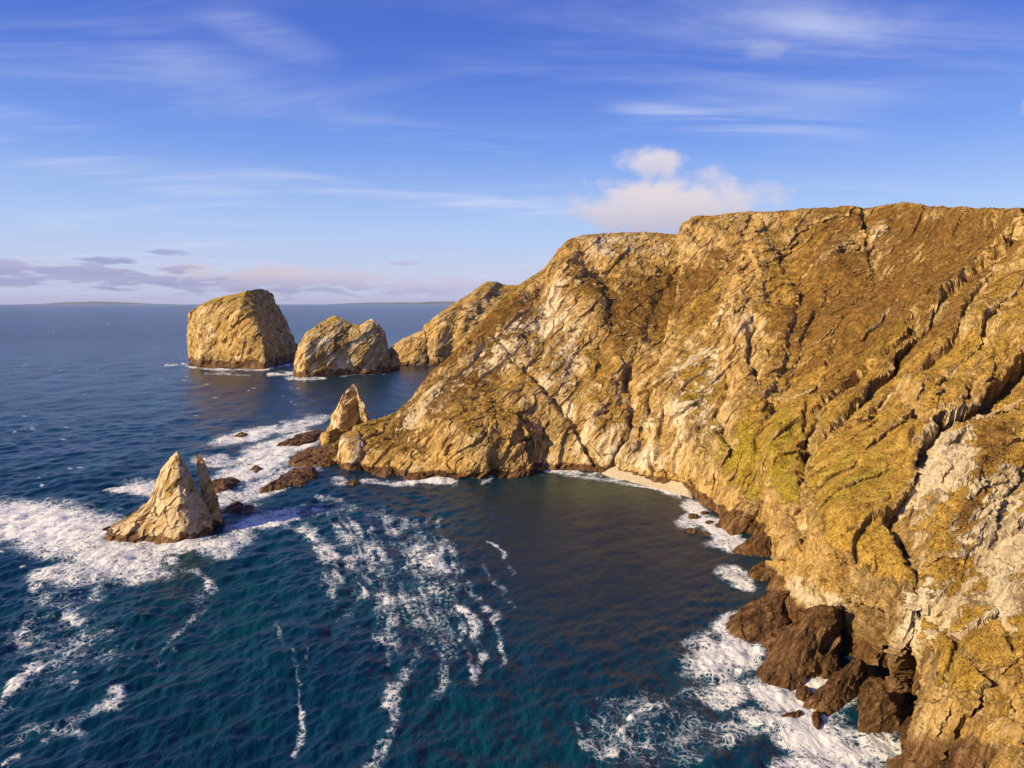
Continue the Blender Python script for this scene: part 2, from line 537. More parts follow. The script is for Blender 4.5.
def gully(pts, depth, w, wall=1.1):
    """cleft with a steep scarp on its upper left and a long rise on the other side; points run downhill"""
    global D, UC
    best = np.full(PXw.shape, 1e9); sg = np.ones(PXw.shape)
    for k in range(len(pts) - 1):
        ax, ay = pts[k]; bx, by = pts[k + 1]
        vx, vy = bx - ax, by - ay
        t_ = np.clip(((PXw - ax) * vx + (PYw - ay) * vy) / (vx * vx + vy * vy + 1e-9), 0, 1)
        d = np.hypot(PXw - ax - t_ * vx, PYw - ay - t_ * vy)
        m = d < best
        best = np.where(m, d, best); sg = np.where(m, np.sign(vx * (PYw - ay) - vy * (PXw - ax)), sg)
    prof = np.where(sg > 0, np.exp(-(best / wall) ** 2), np.exp(-(best / (1.9 * w)) ** 2))
    D -= depth * prof * face
    UC += .65 * depth * prof * face * sstep(700, 800, PX)


G2 = [(1010, 226), (975, 256), (943, 288), (938, 303), (923, 320), (909, 334), (894, 351), (885, 368), (870, 380), (866, 391), (844, 411), (835, 422), (818, 441), (806, 452), (803, 475), (801, 500), (797, 530)]
G1 = [(911, 320), (890, 338), (871, 356), (856, 370), (840, 387), (820, 403), (816, 427), (806, 442)]
G4 = [(1060, 320), (1018, 356), (999, 377), (978, 399), (963, 411), (944, 418), (932, 427), (928, 440), (916, 461), (899, 487), (886, 514), (900, 540), (914, 572), (909, 604), (905, 649), (901, 705), (896, 750)]
G4b = [(944, 420), (936, 444), (935, 463), (920, 491), (911, 526), (918, 565)]
G3 = [(1002, 308), (985, 332), (966, 356), (947, 380), (944, 392)]
G5 = [(1030, 262), (990, 262), (981, 276), (975, 295), (971, 307), (958, 330), (930, 352), (905, 378), (882, 402)]
gully(G2, 9.5, 5.0); gully(G1, 7.5, 3.6); gully(G4, 14, 8); gully(G4b, 6, 4)
gully(G3, 5.5, 3.6); gully(G5, 6.5, 4.0)
gully([(832, 340), (826, 358), (818, 378), (806, 396), (806, 430)], 3.2, 3.0)
gully([(912, 312), (906, 322)], 4, 4)
gully([(990, 332), (984, 356), (972, 380), (966, 398)], 3, 3)
gully([(905, 372), (902, 400), (918, 420)], 4, 3.4)
gully([(944, 378), (948, 392)], 3, 3); gully([(970, 384), (974, 400)], 3, 3)
gully([(622, 378), (627, 400), (627, 424), (618, 446), (608, 470)], 6, 5)
gully([(649, 393), (640, 426), (634, 450)], 5, 4.5)
gully([(660, 420), (655, 450), (664, 472)], 6, 6)
gully([(526, 440), (531, 476)], 9, 3.6); gully([(487, 466), (489, 480)], 7, 4)
gully([(533, 383), (556, 407), (580, 440), (590, 462)], 4, 4)
gully([(500, 350), (520, 372), (533, 385)], 3, 3)
gully([(706, 430), (708, 448)], 5, 4); gully([(724, 388), (720, 420), (728, 446)], 4.5, 5)
gully([(752, 330), (748, 360), (752, 376)], 5, 5)
gully([(585, 262), (600, 290), (612, 330), (600, 360)], 3.5, 9, 5)
gully([(690, 250), (660, 300), (640, 350), (627, 380)], 2.0, 9, 4)
gully([(770, 240), (800, 290), (790, 350), (770, 400)], 3.0, 10, 4)
gully([(862, 215), (866, 245), (868, 262)], 5, 6)
gully([(820, 300), (790, 380), (760, 440), (752, 480)], 2.5, 8, 3)
gully([(858, 536), (895, 518)], 1.8, 2.0)
gully([(1000, 610), (965, 640), (940, 690)], 3, 5); gully([(930, 610), (970, 660), (1010, 700)], 3, 4)
gully([(1020, 470), (995, 520), (985, 580), (1010, 640)], 2.2, 5)


def bulge(cx, cy, rx, ry, a, ang=0):
    global D
    D += a * blob(PXw, PYw, cx, cy, rx, ry, ang) * face


bulge(590, 310, 22, 60, 9, -25); bulge(540, 360, 30, 70, 6, -35)
bulge(740, 290, 22, 70, 8, 12); bulge(710, 240, 26, 16, 7)
bulge(690, 420, 20, 40, 6); bulge(595, 420, 18, 40, 6)
bulge(835, 250, 22, 40, 5); bulge(900, 265, 25, 30, 4, -30)
bulge(990, 318, 40, 14, 7, 10); bulge(928, 392, 22, 16, 6)
bulge(970, 480, 40, 60, 6, 20); bulge(840, 520, 40, 50, 5)
bulge(785, 470, 12, 40, 7); bulge(960, 640, 50, 50, 5)
bulge(470, 440, 40, 30, 5); bulge(440, 400, 20, 40, 4, -40)
# hollow under the near promontory, arched top
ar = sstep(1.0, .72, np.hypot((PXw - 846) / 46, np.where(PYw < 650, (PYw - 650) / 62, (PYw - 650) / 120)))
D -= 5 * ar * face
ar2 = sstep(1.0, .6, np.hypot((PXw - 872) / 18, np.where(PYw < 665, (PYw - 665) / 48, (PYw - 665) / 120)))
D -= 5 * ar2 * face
bulge(905, 690, 10, 60, 5)
# inlet
D -= 9 * sstep(1.0, .5, np.hypot((PXw - 795) / 14, (PYw - 530) / 24)) * face

side = np.array([.33, -.91, .26]); side /= np.linalg.norm(side)
for per, dep, off in ((26., 2.6, 0.), (11., 1.3, 60.)):
    phs = (Q @ side / per + .85 * fbm(Q / (per * 2.2), 4, off=off + 6)).reshape(NR, NC)
    fr_ = phs - np.floor(phs)
    am = sstep(-.2, .3, fbm(Q / (per * 1.6), 2, off=off + 33).reshape(NR, NC)) * (.35 + .65 * sstep(640, 800, PX))
    D -= dep * am * (1 - fr_) ** 1.6 * face
    UC += .5 * dep * am * (1 - fr_) ** 1.6 * face
D += 7 * fbm(Q / 70, 3, off=1.0).reshape(NR, NC) * face * sstep(0, .06, tt_row) * sstep(1.0, .9, tt_row)
rib = ridged(np.stack([Q[:, 0] / 34, Q[:, 1] / 34, Q[:, 2] / 150], 1), 3, .5, off=71.0).reshape(NR, NC)
D += 4.0 * rib * face * sstep(0, .05, tt_row) * sstep(1.0, .85, tt_row) * sstep(860, 700, PX)
X1 = X + N * D[..., None] - side * np.minimum(UC, 9)[..., None]
N1 = grid_normals(X1)
Q = X1.reshape(-1, 3)

# -- where turf holds and where the rock is bare
veg_hint = [
    (615, 250, 70, 20, 0, -.50), (455, 395, 80, 40, -42, -.38), (545, 320, 60, 30, -42, -.30), (640, 420, 70, 70, 0, -.35),
    (520, 455, 130, 24, 0, -.55), (748, 275, 20, 60, 8, -.9), (775, 219, 34, 8, -5, -1.1), (860, 235, 34, 18, -20, -.75), (800, 232, 30, 10, -20, -.5), (830, 262, 20, 14, -30, -.5), (713, 235, 22, 14, 0, -.6),
    (877, 313, 16, 8, -35, -1.1), (957, 470, 34, 58, 20, -.85), (1006, 540, 26, 60, 10, -1.0), (1000, 600, 30, 40, 0, -.5),
    (830, 630, 62, 46, 30, -1.4), (880, 640, 40, 60, 30, -1.2), (955, 745, 70, 30, 0, -1.2), (995, 305, 34, 12, 10, -.7), (905, 405, 26, 20, 0, -.6),
    (725, 350, 34, 44, 20, -.5), (690, 440, 30, 40, 0, -.5), (780, 565, 24, 26, 0, -1.0), (905, 262, 44, 12, -25, -.7), (770, 380, 30, 30, 0, -.4),
    (790, 400, 20, 50, 0, -.25), (660, 360, 40, 20, -30, -.25), (560, 275, 20, 20, 0, -.3), (738, 405, 26, 30, 0, -.35),
    (745, 522, 26, 14, 0, -.6), (965, 612, 20, 20, 0, -.6), (928, 585, 14, 40, 0, -.4),
    (640, 312, 55, 22, -25, .55), (840, 310, 40, 40, 0, .45), (905, 228, 120, 14, 0, .7), (880, 290, 60, 30, -30, .3), (855, 540, 44, 44, 30, .9),
    (785, 455, 30, 50, 10, .45), (930, 350, 60, 26, -35, .5), (950, 660, 44, 40, 20, .7), (400, 440, 36, 12, 0, .20), (480, 385, 60, 9, -40, .35),
    (860, 430, 40, 44, 0, .5), (590, 290, 30, 16, 30, .3), (760, 490, 30, 20, 0, .6), (700, 480, 30, 8, 30, .3), (870, 480, 50, 30, 0, .5),
    (985, 480, 12, 60, 25, .5), (990, 640, 40, 30, 0, .5), (720, 300, 16, 40, 20, .2), (820, 380, 40, 40, -40, .3), (505, 325, 40, 8, -38, .35), (450, 400, 60, 8, -42, .45), (735, 455, 50, 36, 0, .55), (690, 475, 40, 12, 0, .4), (640, 440, 20, 30, 0, .25), (800, 260, 40, 40, 0, .3), (870, 335, 50, 40, -35, .35), (950, 260, 60, 40, -30, .35)]
vh = np.zeros((NR, NC))
for cx, cy, rx, ry, an, a in veg_hint:
    vh += a * blob(PXw, PYw, cx, cy, rx, ry, an)
dd = np.array([.62, .35, .70]); dd /= np.linalg.norm(dd)            # dip of the beds


def stretch(q, k, s):
    al = (q @ dd)[:, None] * dd[None]
    return ((q - al) + al / k) / s


n40 = fbm(stretch(Q, 3, 26), 4, off=2.0).reshape(NR, NC)
n8 = fbm(stretch(Q, 3, 7), 3, off=22.0).reshape(NR, NC)
turf0 = -.02 + vh - .12 * sstep(760, 640, PX) + .75 * n40 + .55 * n8 + .9 * (N1[..., 2] - .62)
lowc = sstep(.16, .03, tt_row) * face
turf0 -= .55 * lowc
turf0 += 1.5 * (1 - face) * (np.arange(NR)[:, None] > I1)
rockm = 1 - sstep(-.25, .45, turf0)

# -- crags and beds
big, gap1 = cells(stretch(Q, 3.2, 11.0), 3.0)
mid, gap2 = cells(stretch(Q, 2.8, 4.2), 31.0)
rd = ridged(stretch(Q, 4.0, 11), 5, .55, off=5.0).reshape(NR, NC)
fine = ridged(stretch(Q, 2.2, 3.2), 4, .6, off=7.0).reshape(NR, NC)
soft = fbm(Q / 9, 4, off=40.0).reshape(NR, NC)
hum = fbm(Q / 2.2, 3, off=50.0).reshape(NR, NC)
big = big.reshape(NR, NC); mid = mid.reshape(NR, NC)
edge = face * sstep(0.0, .02, tt_row + .01)
rimf = sstep(1.0, .96, tt_row) * .75 + .25
nearf = sstep(340, 210, X[..., 1])
chip, _ = cells(stretch(Q, 1.5, 1.7), 17.0); chip = chip.reshape(NR, NC)
D2 = rockm * (1.35 * big + (.55 + .25 * nearf) * mid + 1.0 * rd + (.42 + .2 * nearf) * fine + .9 * soft + (.16 + .26 * nearf) * chip) + (1 - rockm) * (.30 * big + .18 * mid + .32 * rd + .75 * soft + .22 * hum + .12 * fine)
D2 = np.where(np.arange(NR)[:, None] < I0, 1.0 * soft, D2)
D2 = D2 * np.where(np.arange(NR)[:, None] < I1, rimf, .25)
X2 = X1 + N1 * D2[..., None]
N2 = grid_normals(X2)
# the mesh of the finished surface, smoothed a little, says where turf can hold
nz = N2[..., 2].copy()
for _ in range(2):
    nz[1:-1, 1:-1] = (nz[1:-1, 1:-1] * 2 + nz[:-2, 1:-1] + nz[2:, 1:-1] + nz[1:-1, :-2] + nz[1:-1, 2:]) / 6
turf = np.clip(.53 + .58 * turf0 + .75 * (nz - .60), .20, .92)
turf -= .25 * face * sstep(.16, .04, tt_row)
PX2, PY2 = PXw, PYw
heath = .14 + .75 * n40 + .35 * n8 + .12 * sstep(330, 240, PY) * sstep(700, 780, PX); green = .45 * blob(PXw, PYw, 750, 465, 110, 60) + .35 * blob(PXw, PYw, 985, 350, 50, 30) + .30 * blob(PXw, PYw, 860, 520, 70, 60) + .35 * n40 * (tt_row < .5); white = .10 + .25 * n8; orange = np.zeros((NR, NC))
for cx, cy, rx, ry, an, a in [(645, 312, 70, 30, -25, .9), (450, 395, 90, 30, -42, .9), (505, 325, 60, 14, -38, .7), (850, 305, 70, 50, -20, .75), (880, 260, 90, 40, 0, .4), (920, 225, 150, 16, 0, .9), (700, 270, 40, 16, -30, .7), (585, 285, 40, 20, 20, .8), (880, 360, 60, 40, -40, .4), (985, 480, 14, 60, 25, .7), (950, 300, 50, 40, -40, .5), (800, 330, 40, 40, 0, .4)]:
    heath += a * blob(PX2, PY2, cx, cy, rx, ry, an)
for cx, cy, rx, ry, an, a in [(785, 500, 30, 20, 0, .7), (735, 450, 46, 34, 0, .5), (650, 468, 60, 14, 0, .4), (870, 490, 44, 34, 0, .34), (960, 660, 40, 40, 0, .3), (840, 420, 40, 30, 0, .25), (790, 430, 16, 40, 0, .45), (755, 470, 40, 24, 0, .35), (700, 462, 40, 20, 0, .6), (775, 556, 14, 14, 0, .9), (560, 440, 60, 24, 0, .3), (912, 320, 30, 10, -35, .4), (880, 348, 40, 8, -40, .7), (922, 692, 10, 12, 0, 1.2), (985, 345, 30, 14, -20, .4), (680, 350, 30, 40, 10, .35), (430, 452, 40, 12, 0, .35)]:
    green += a * blob(PX2, PY2, cx, cy, rx, ry, an)
for cx, cy, rx, ry, an, a in [(957, 475, 40, 64, 20, 1.0), (1006, 545, 30, 60, 10, 1.1), (877, 313, 18, 9, -35, 1.1), (520, 340, 90, 20, -42, .55), (430, 410, 70, 14, -42, .30), (748, 300, 24, 60, 8, .45), (620, 420, 60, 50, 0, .28), (560, 365, 60, 36, -40, .3), (600, 250, 60, 20, 0, .25), (700, 390, 20, 40, 25, .45), (640, 460, 50, 12, 0, .4), (820, 600, 40, 18, 25, .6), (700, 420, 20, 26, 0, .5), (690, 365, 14, 30, 30, .6), (955, 625, 40, 40, 0, .6), (880, 230, 20, 14, 0, .4), (985, 590, 40, 26, 0, .7), (905, 608, 30, 26, 30, .4), (620, 245, 60, 14, 0, .3)]:
    white += a * blob(PX2, PY2, cx, cy, rx, ry, an)
for cx, cy, rx, ry, an, a in [(752, 250, 14, 40, 8, 1.0), (745, 300, 24, 40, 10, .6), (575, 255, 20, 24, 0, .7), (640, 245, 40, 10, 0, .5), (838, 245, 14, 14, 0, .5)]:
    orange += a * blob(PX2, PY2, cx, cy, rx, ry, an)
wl = 3.5 + 4.5 * np.clip((400 - X[..., 1]) / 200, 0, 1)
wet = sstep(wl * 1.5, wl * .5, X2[..., 2] + 2.5 * n8)
wet = np.maximum(wet, .50 * np.maximum(ar, ar2))  # same mask turns the arched hollow dark brown
wet = np.maximum(wet, .72 * blob(PX2, PY2, 958, 760, 84, 36)); wet = np.maximum(wet, .6 * blob(PX2, PY2, 905, 690, 16, 60))  # dark strata of the near corner, darker strip right of the hollow
wet = np.maximum(wet, .7 * blob(PX2, PY2, 792, 528, 14, 24))  # shade inside the inlet painted into the rock colour
mask_a = np.stack([turf, np.clip(heath, 0, 1), np.clip(green, 0, 1)], -1).reshape(-1, 3)
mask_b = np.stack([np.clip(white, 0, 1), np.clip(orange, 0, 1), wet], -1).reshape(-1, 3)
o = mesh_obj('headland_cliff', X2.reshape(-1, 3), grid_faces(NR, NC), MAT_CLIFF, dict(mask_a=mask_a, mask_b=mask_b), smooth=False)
tag(o, 'high golden sea cliff with turf ledges and dark gullies wrapping round the bay', 'cliff', kind='structure')


# tussocks of grass and heather standing on the turf
tr = np.random.default_rng(77)
pxf, pyf = project(X2[..., 0], X2[..., 1], X2[..., 2])
ok = (turf > .66) & (face > .5) & (pxf > 360) & (pxf < 1060) & (pyf > 190) & (pyf < 790)
idx = np.flatnonzero(ok.ravel())
idx = tr.choice(idx, min(70000, len(idx)), replace=False)
base = X2.reshape(-1, 3)[idx] + tr.normal(size=(len(idx), 3)) * .25
dist = np.linalg.norm(base - np.array([0, 0, H]), axis=1)
rad_ = (.16 + .30 * tr.random(len(idx)) ** 1.5) * np.clip(dist / 260, .85, 1.45)
hgt_ = rad_ * (.5 + .6 * tr.random(len(idx)))
nb = N2.reshape(-1, 3)[idx]; upv = nb * .5 + np.array([0, 0, 1.0]); upv /= np.linalg.norm(upv, axis=1, keepdims=True)
K = 6
ang = np.linspace(0, 2 * math.pi, K, endpoint=False)
tvv = []
a0 = tr.random(len(idx)) * 6.28
t1 = np.cross(upv, np.array([.3, .9, .1])); t1 /= np.linalg.norm(t1, axis=1, keepdims=True); t2 = np.cross(upv, t1)
for k in range(K):
    r_ = rad_ * (.65 + .7 * tr.random(len(idx)))
    lift = hgt_ * (.1 if k % 2 else .75) * tr.random(len(idx))
    tvv.append(base - upv * .12 + (t1 * np.cos(ang[k] + a0)[:, None] + t2 * np.sin(ang[k] + a0)[:, None]) * r_[:, None] + upv * lift[:, None])
tvv.append(base + upv * hgt_[:, None] + (t1 * tr.normal(size=(len(idx), 1)) + t2 * tr.normal(size=(len(idx), 1))) * rad_[:, None] * .3)
tvv = np.stack(tvv, 1)
fb = np.array([[k, (k + 1) % K, K] for k in range(K)])
tf = (np.arange(len(idx))[:, None, None] * (K + 1) + fb[None]).reshape(-1, 3)
hh_ = np.clip(heath.ravel()[idx] + .3 * tr.normal(size=len(idx)), 0, 1)
o = mesh_obj('tussocks', tvv.reshape(-1, 3), tf, MAT_CLIFF, dict(mask_a=np.repeat(np.stack([np.ones(len(idx)), hh_, green.ravel()[idx].clip(0, 1)], 1), K + 1, axis=0), mask_b=np.zeros((len(idx) * (K + 1), 3))), smooth=True)
tag(o, 'tussocks of golden grass and brown heather on the cliff slopes', 'grass', kind='stuff')


# ------------------------------------------------------------------ sea stacks and rocks: a loft from the waterline to a crest
def loft_rock(name, foot_pts, spine, mat, label, cat, group=None, nu=260, nv=150, amp=1.0, grain=10.0, wet_h=4.0, turf_bias=-1.0,
              green_top=0.0, white=0.0, seed=0.0, cap=None, flare=1.08, kind=None, orange=0.0, beds=True, smooth_foot=.5, lo_k=.22, blocky=1.0):
    """foot_pts: (x, y, s, k) round the waterline; s = place along the crest 0..1; k = how steep the wall is"""
    fp = np.array([list(p) for p in foot_pts], float)
    sp = np.array(spine, float)
    org = np.array([fp[:, 0].mean(), fp[:, 1].mean(), 0])
    fc = np.vstack([fp, fp[:1]])
    L = np.concatenate([[0], np.cumsum(np.maximum(np.hypot(*np.diff(fc[:, :2], axis=0).T), .01))])
    u = np.linspace(0, L[-1], nu, endpoint=False)
    # closed smooth curve: repeat the loop once on both sides
    Lk = np.concatenate([L[:-1] - L[-1], L[:-1], L[:-1] + L[-1], [2 * L[-1]]])
    fk = np.vstack([fp, fp, fp, fp[:1]])
    c = pchip(Lk, fk, u)
    lin = np.stack([np.interp(u, Lk, fk[:, i]) for i in range(4)], 1)
    c = smooth_foot * c + (1 - smooth_foot) * lin
    sl = np.concatenate([[0], np.cumsum(np.linalg.norm(np.diff(sp, axis=0), axis=1))]); sl /= sl[-1]
    top = np.stack([np.interp(np.clip(c[:, 2], 0, 1), sl, sp[:, i]) for i in range(3)], 1)
    rows = []
    cen = c[:, :2].mean(0)
    for s, z in ((1.0, -8.0), (.5, -3.0)):
        q = np.zeros((nu, 3)); q[:, :2] = cen + (c[:, :2] - cen) * (1 + (flare - 1) * s); q[:, 2] = z * min(1, .2 + .1 * sp[:, 2].max())
        rows.append(q)
    tv = np.linspace(0, 1, nv)
    # more rows where steep
    for t in tv:
        h = t ** c[:, 3]
        q = np.zeros((nu, 3))
        q[:, :2] = c[:, :2] * (1 - h)[:, None] + top[:, :2] * h[:, None]
        q[:, 2] = t * top[:, 2]
        rows.append(q)
    # flat tops need extra rows close to the crest
    Xr = np.array(rows); nr = Xr.shape[0]
    Qr = Xr.reshape(-1, 3)
    ax = sp.mean(0); dirv = Qr - np.array([ax[0], ax[1], 0])
    near = np.array([np.interp(Qr[:, 0], *zip(*sorted((p[0], p[1]) for p in sp)))]).T
    dirv = np.stack([Qr[:, 0] - ax[0], Qr[:, 1] - near[:, 0], .35 * (Qr[:, 2] - .3 * sp[:, 2].max())], 1)
    dirv /= np.linalg.norm(dirv, axis=1, keepdims=True) + .05 * grain
    Nn = grid_normals(Xr, True).reshape(-1, 3)
    if np.einsum('ij,ij->i', Nn, dirv).mean() < 0: Nn = -Nn
    tvv = np.concatenate([[0, 0], tv])[:, None] * np.ones((1, nu)); tvv = tvv.ravel()
    mixn = sstep(1.0, .93, tvv)[:, None]
    up = np.array([0, 0, 1.0])
    dv = Nn * mixn + up * (1 - mixn) * .6
    st = (lambda q, k, s: stretch(q, k, s)) if beds else (lambda q, k, s: q / s)
    bg, _ = cells(st(Qr, 1.8, grain), 3.0 + seed); md, _ = cells(st(Qr, 1.8, grain * .38), 8.0 + seed)
    rdg = ridged(st(Qr, 3, grain * .9), 5, .55, off=seed); fn = ridged(st(Qr, 1.6, grain * .3), 4, .6, off=seed + 5)
    lo = fbm(Qr / (grain * 3.2), 3, off=seed + 2)
    d = amp * grain * (.14 * blocky * bg + .07 * blocky * md + .16 * rdg + .06 * fn + lo_k * lo)
    d = np.maximum(d, -.28 * grain * amp) * (.35 + .65 * mixn[:, 0])
    V = Qr + dv * d[:, None]
    V3 = V.reshape(nr, nu, 3)
    nn = grid_normals(V3, True)
    if np.einsum('ij,ij->i', nn.reshape(-1, 3), dirv).mean() < 0: nn = -nn
    nz = nn[..., 2].ravel()
    hz = V[:, 2] / max(sp[:, 2].max(), 1)
    n8 = fbm(Qr / (grain * .6), 4, off=seed + 9)
    turf = np.clip(.5 + turf_bias + 1.5 * (nz - .55) + .5 * n8 + 1.1 * (hz - .75) * (turf_bias > -.9), 0, 1)
    wet = sstep(wet_h * 1.5, wet_h * .6, V[:, 2] + wet_h * 1.4 * n8)
    gr = np.clip(green_top * sstep(.4, .9, hz) + .25 * n8 * (green_top > 0), 0, 1)
    ma = np.stack([turf, np.full(len(V), .15), gr], -1)
    mb = np.stack([np.clip(white + .4 * n8, 0, 1), np.full(len(V), orange), wet], -1)
    f = grid_faces(nr, nu, True)
    if np.einsum('ij,ij->i', np.cross(V[f[:, 1]] - V[f[:, 0]], V[f[:, 3]] - V[f[:, 0]]), dirv[f[:, 0]]).mean() < 0:
        f = f[:, ::-1]
    at = dict(mask_a=ma, mask_b=mb)
    V = V - org
    if cat == 'sea stack':
        # an Empty at the base with the parts the eye tells apart
        o = bpy.data.objects.new(name, None); COL.objects.link(o)
        ff = lambda a: a[f].mean(1)
        is_foot = ff(wet) > .5
        is_cap = (ff(turf) > .5) & (ff(hz) > (cap or 9)) & ~is_foot
        for pn, mk in (('rock_face', ~is_foot & ~is_cap), ('wave_washed_foot', is_foot), ('grass_cap', is_cap)):
            if mk.sum() > 20: mesh_obj(pn, *submesh(V, f, at, mk)[:2], mat, submesh(V, f, at, mk)[2], parent=o, smooth=False)
    else:
        o = mesh_obj(name, V, f, mat, at, smooth=False)
    o.location = org
    return tag(o, label, cat, group, kind)


def fpx(px, py, s, k=2.0):
    q = S(px, py); return (q[0], q[1], s, k)


def fyy(px, Y, s, k=2.0):
    """waterline point at distance Y, on the sight line of px"""
    dep = Y * CP + H * SP
    return ((px - 512) / FPX * dep, Y, s, k)


G_ST = 'sea stacks off the headland'
loft_rock('sea_stack',
          [fpx(190, 363.5, .0, 8), fpx(203, 367, .10, 8), fpx(225, 368, .32, 7), fpx(246, 368.5, .55, 5), fpx(264, 368.8, .60, 2.6), fyy(282, 1150, .85, 1.5), fyy(299, 1235, 1, 1.12), fyy(292, 1290, 1, 2), fyy(250, 1300, .7, 3), fyy(205, 1240, .2, 4), fyy(191, 1150, 0, 7)],
          [P(198, 306, 1120), P(214, 299, 1125), P(232, 294.5, 1125), P(247, 291, 1120), P(260, 289, 1175), P(268, 290.5, 1205)],
          MAT_FAR, 'largest sea stack, a block with a sloping green grassy top, farthest left', 'sea stack', G_ST, 420, 240, .55, 24, 11, -.42, .7, .2, 1.0, cap=.62, smooth_foot=.1, lo_k=.10)
loft_rock('sea_stack',
          [fpx(296, 376.6, .0, 3), fpx(305, 377.4, .08, 4), fpx(325, 376.2, .3, 4.5), fpx(350, 375, .6, 4.5), fpx(370, 374.2, .88, 6), fpx(382, 373.4, 1, 7), fyy(388, 1010, 1, 5), fyy(382, 1060, .9, 3), fyy(335, 1075, .4, 3), fyy(300, 1020, .05, 3)],
          [P(311, 331, 965), P(320, 323, 970), P(330, 317, 975), P(336, 315.5, 975), P(343, 319, 975), P(353, 324.5, 975), P(360, 325.5, 975), P(367, 321, 975), P(372, 319, 975), P(375, 322, 975)],
          MAT_FAR, 'sea stack with a notched two-peaked crest, between the largest stack and the far headland', 'sea stack', G_ST, 400, 220, .5, 20, 8, -.55, .5, .35, 21.0, smooth_foot=.2, lo_k=.1)
loft_rock('sea_stack',
          [fpx(101, 539, 0, 1.3), fpx(122, 541, .12, 1.1), fpx(148, 541.5, .3, 1.2), fpx(172, 541.5, .5, 1.3), fpx(190, 540, .62, 1.3), fpx(206, 534, .8, 1.2), fpx(221, 522, 1, 1.2), fyy(222, 306, 1, 1.5), fyy(195, 316, .7, 1.5), fyy(150, 312, .3, 1.5), fyy(110, 298, .05, 1.4)],
          [P(103, 537, 286), P(125, 522, 290), P(143, 509, 292), P(154, 497, 294), P(157, 480, 295), P(163, 467, 295), P(171, 457, 295), P(177, 451, 295), P(181, 459, 296), P(190, 479, 297), P(203, 503, 297), P(214, 519, 298), P(220, 524, 298)],
          MAT_STACK, 'pyramid-shaped golden sea stack with a long low left flank, ringed by surf', 'sea stack', G_ST, 460, 260, .6, 7, 2.4, -.75, 0.2, .5, 40.0, orange=.35, blocky=1.25, lo_k=.12)
loft_rock('sea_stack',
          [fyy(205, 301, 0, 1.0), fpx(213, 527, .5, 1.1), fyy(224, 300, 1, 1.0), fyy(221, 306, .8, 1.1), fyy(209, 308, .3, 1.1)],
          [P(196.5, 457, 302), P(199.5, 453, 303), P(203, 459, 303)],
          MAT_STACK, 'thin dark blade of rock in the shade behind the pyramid-shaped stack', 'sea stack', G_ST, 220, 180, .5, 5, 2.5, -1.2, 0, .0, 52.0)
loft_rock('sea_stack',
          [fpx(324, 441, 0, 1.1), fpx(335, 446, .2, 1.2), fpx(350, 444, .5, 1.2), fpx(363, 441, .75, 1.2), fyy(376, 455, 1, 1.1), fyy(374, 480, 1, 1.3), fyy(350, 492, .5, 1.3), fyy(328, 480, 0, 1.3)],
          [P(344, 392, 466), P(349, 387, 466), P(353, 383.5, 466), P(356, 387, 467), P(359, 397, 468)],
          MAT_STACK, 'steep pointed spire of pale rock rising at the low tip of the headland', 'sea stack', G_ST, 300, 200, .5, 9, 3, -.9, 0, .35, 63.0)
loft_rock('rock_block',
          [fpx(340, 466, 0, 5), fpx(349, 471, .3, 5), fpx(360, 470, .7, 4), fpx(372, 466, 1, 2.2), fyy(374, 440, 1, 2.5), fyy(358, 446, .6, 3), fyy(342, 442, .1, 4)],
          [P(343, 433.5, 434), P(350, 431, 435), P(358, 431, 435), P(362, 435, 436)],
          MAT_STACK, 'squat pale block of rock standing in front of the pointed spire', 'rock', None, 220, 150, .45, 8, 4, -.8, 0, .4, 71.0)
loft_rock('rock_block',
          [fpx(320, 442, 0, 2), fpx(330, 449, .3, 2.4), fpx(344, 448, .8, 2), fpx(350, 444, 1, 2), fyy(346, 462, .8, 2), fyy(325, 462, .2, 2)],
          [P(328, 432, 446), P(337, 428, 448), P(346, 431, 448)],
          MAT_STACK, 'rounded ochre buttress leaning on the left foot of the pointed spire', 'rock', None, 180, 110, .45, 7, 4, -.8, 0, .1, 77.0)

# far headland beyond the second bay
loft_rock('far_headland',
          [fyy(424, 1130, .0, 4), fyy(436, 1118, .1, 5), fyy(452, 1130, .3, 3), fyy(475, 1120, .5, 2), fyy(520, 1060, .75, 1.6), fyy(620, 1000, 1, 1.5), fyy(640, 1500, 1, 2), fyy(520, 1500, .7, 2), fyy(440, 1320, .2, 2), fyy(420, 1200, 0, 3)],
          [P(428, 323, 1190), P(440, 313, 1200), P(455, 303, 1215), P(470, 295, 1230), P(480, 286, 1240), P(487, 282, 1240), P(497, 281.5, 1250), P(504, 285, 1260), P(540, 285, 1270), P(620, 270, 1290)],
          MAT_FAR, 'far rocky headland falling left to the sea beyond the main cliff', 'cliff', None, 460, 230, .55, 26, 6, -.35, .2, .15, 84.0, kind='structure')
loft_rock('rock_wall',
          [fyy(392, 1115, 0, 4), fyy(405, 1108, .4, 4), fyy(426, 1118, 1, 3), fyy(432, 1190, 1, 3), fyy(410, 1190, .5, 3), fyy(394, 1165, 0, 3)],
          [P(394, 345, 1140), P(404, 338, 1145), P(415, 333.5, 1150), P(424, 330, 1150)],
          MAT_FAR, 'low dark rock wall at the sea end of the far headland', 'rock', None, 240, 140, .5, 18, 6, -1.0, 0, 0, 90.0)
loft_rock('rock_block',
          [fyy(385, 1045, 0, 2), fyy(392, 1040, .5, 2.5), fyy(399, 1045, 1, 2), fyy(398, 1075, 1, 2), fyy(386, 1075, 0, 2)],
          [P(388, 350, 1056), P(392, 346, 1057), P(396, 352, 1057)],
          MAT_FAR, 'small dark rock tower between the two-peaked stack and the far headland', 'rock', None, 140, 90, .5, 9, 5, -1.2, 0, 0, 95.0)

# dark wave-washed ledges and boulders
G_L = 'wave-washed ledges and boulders'


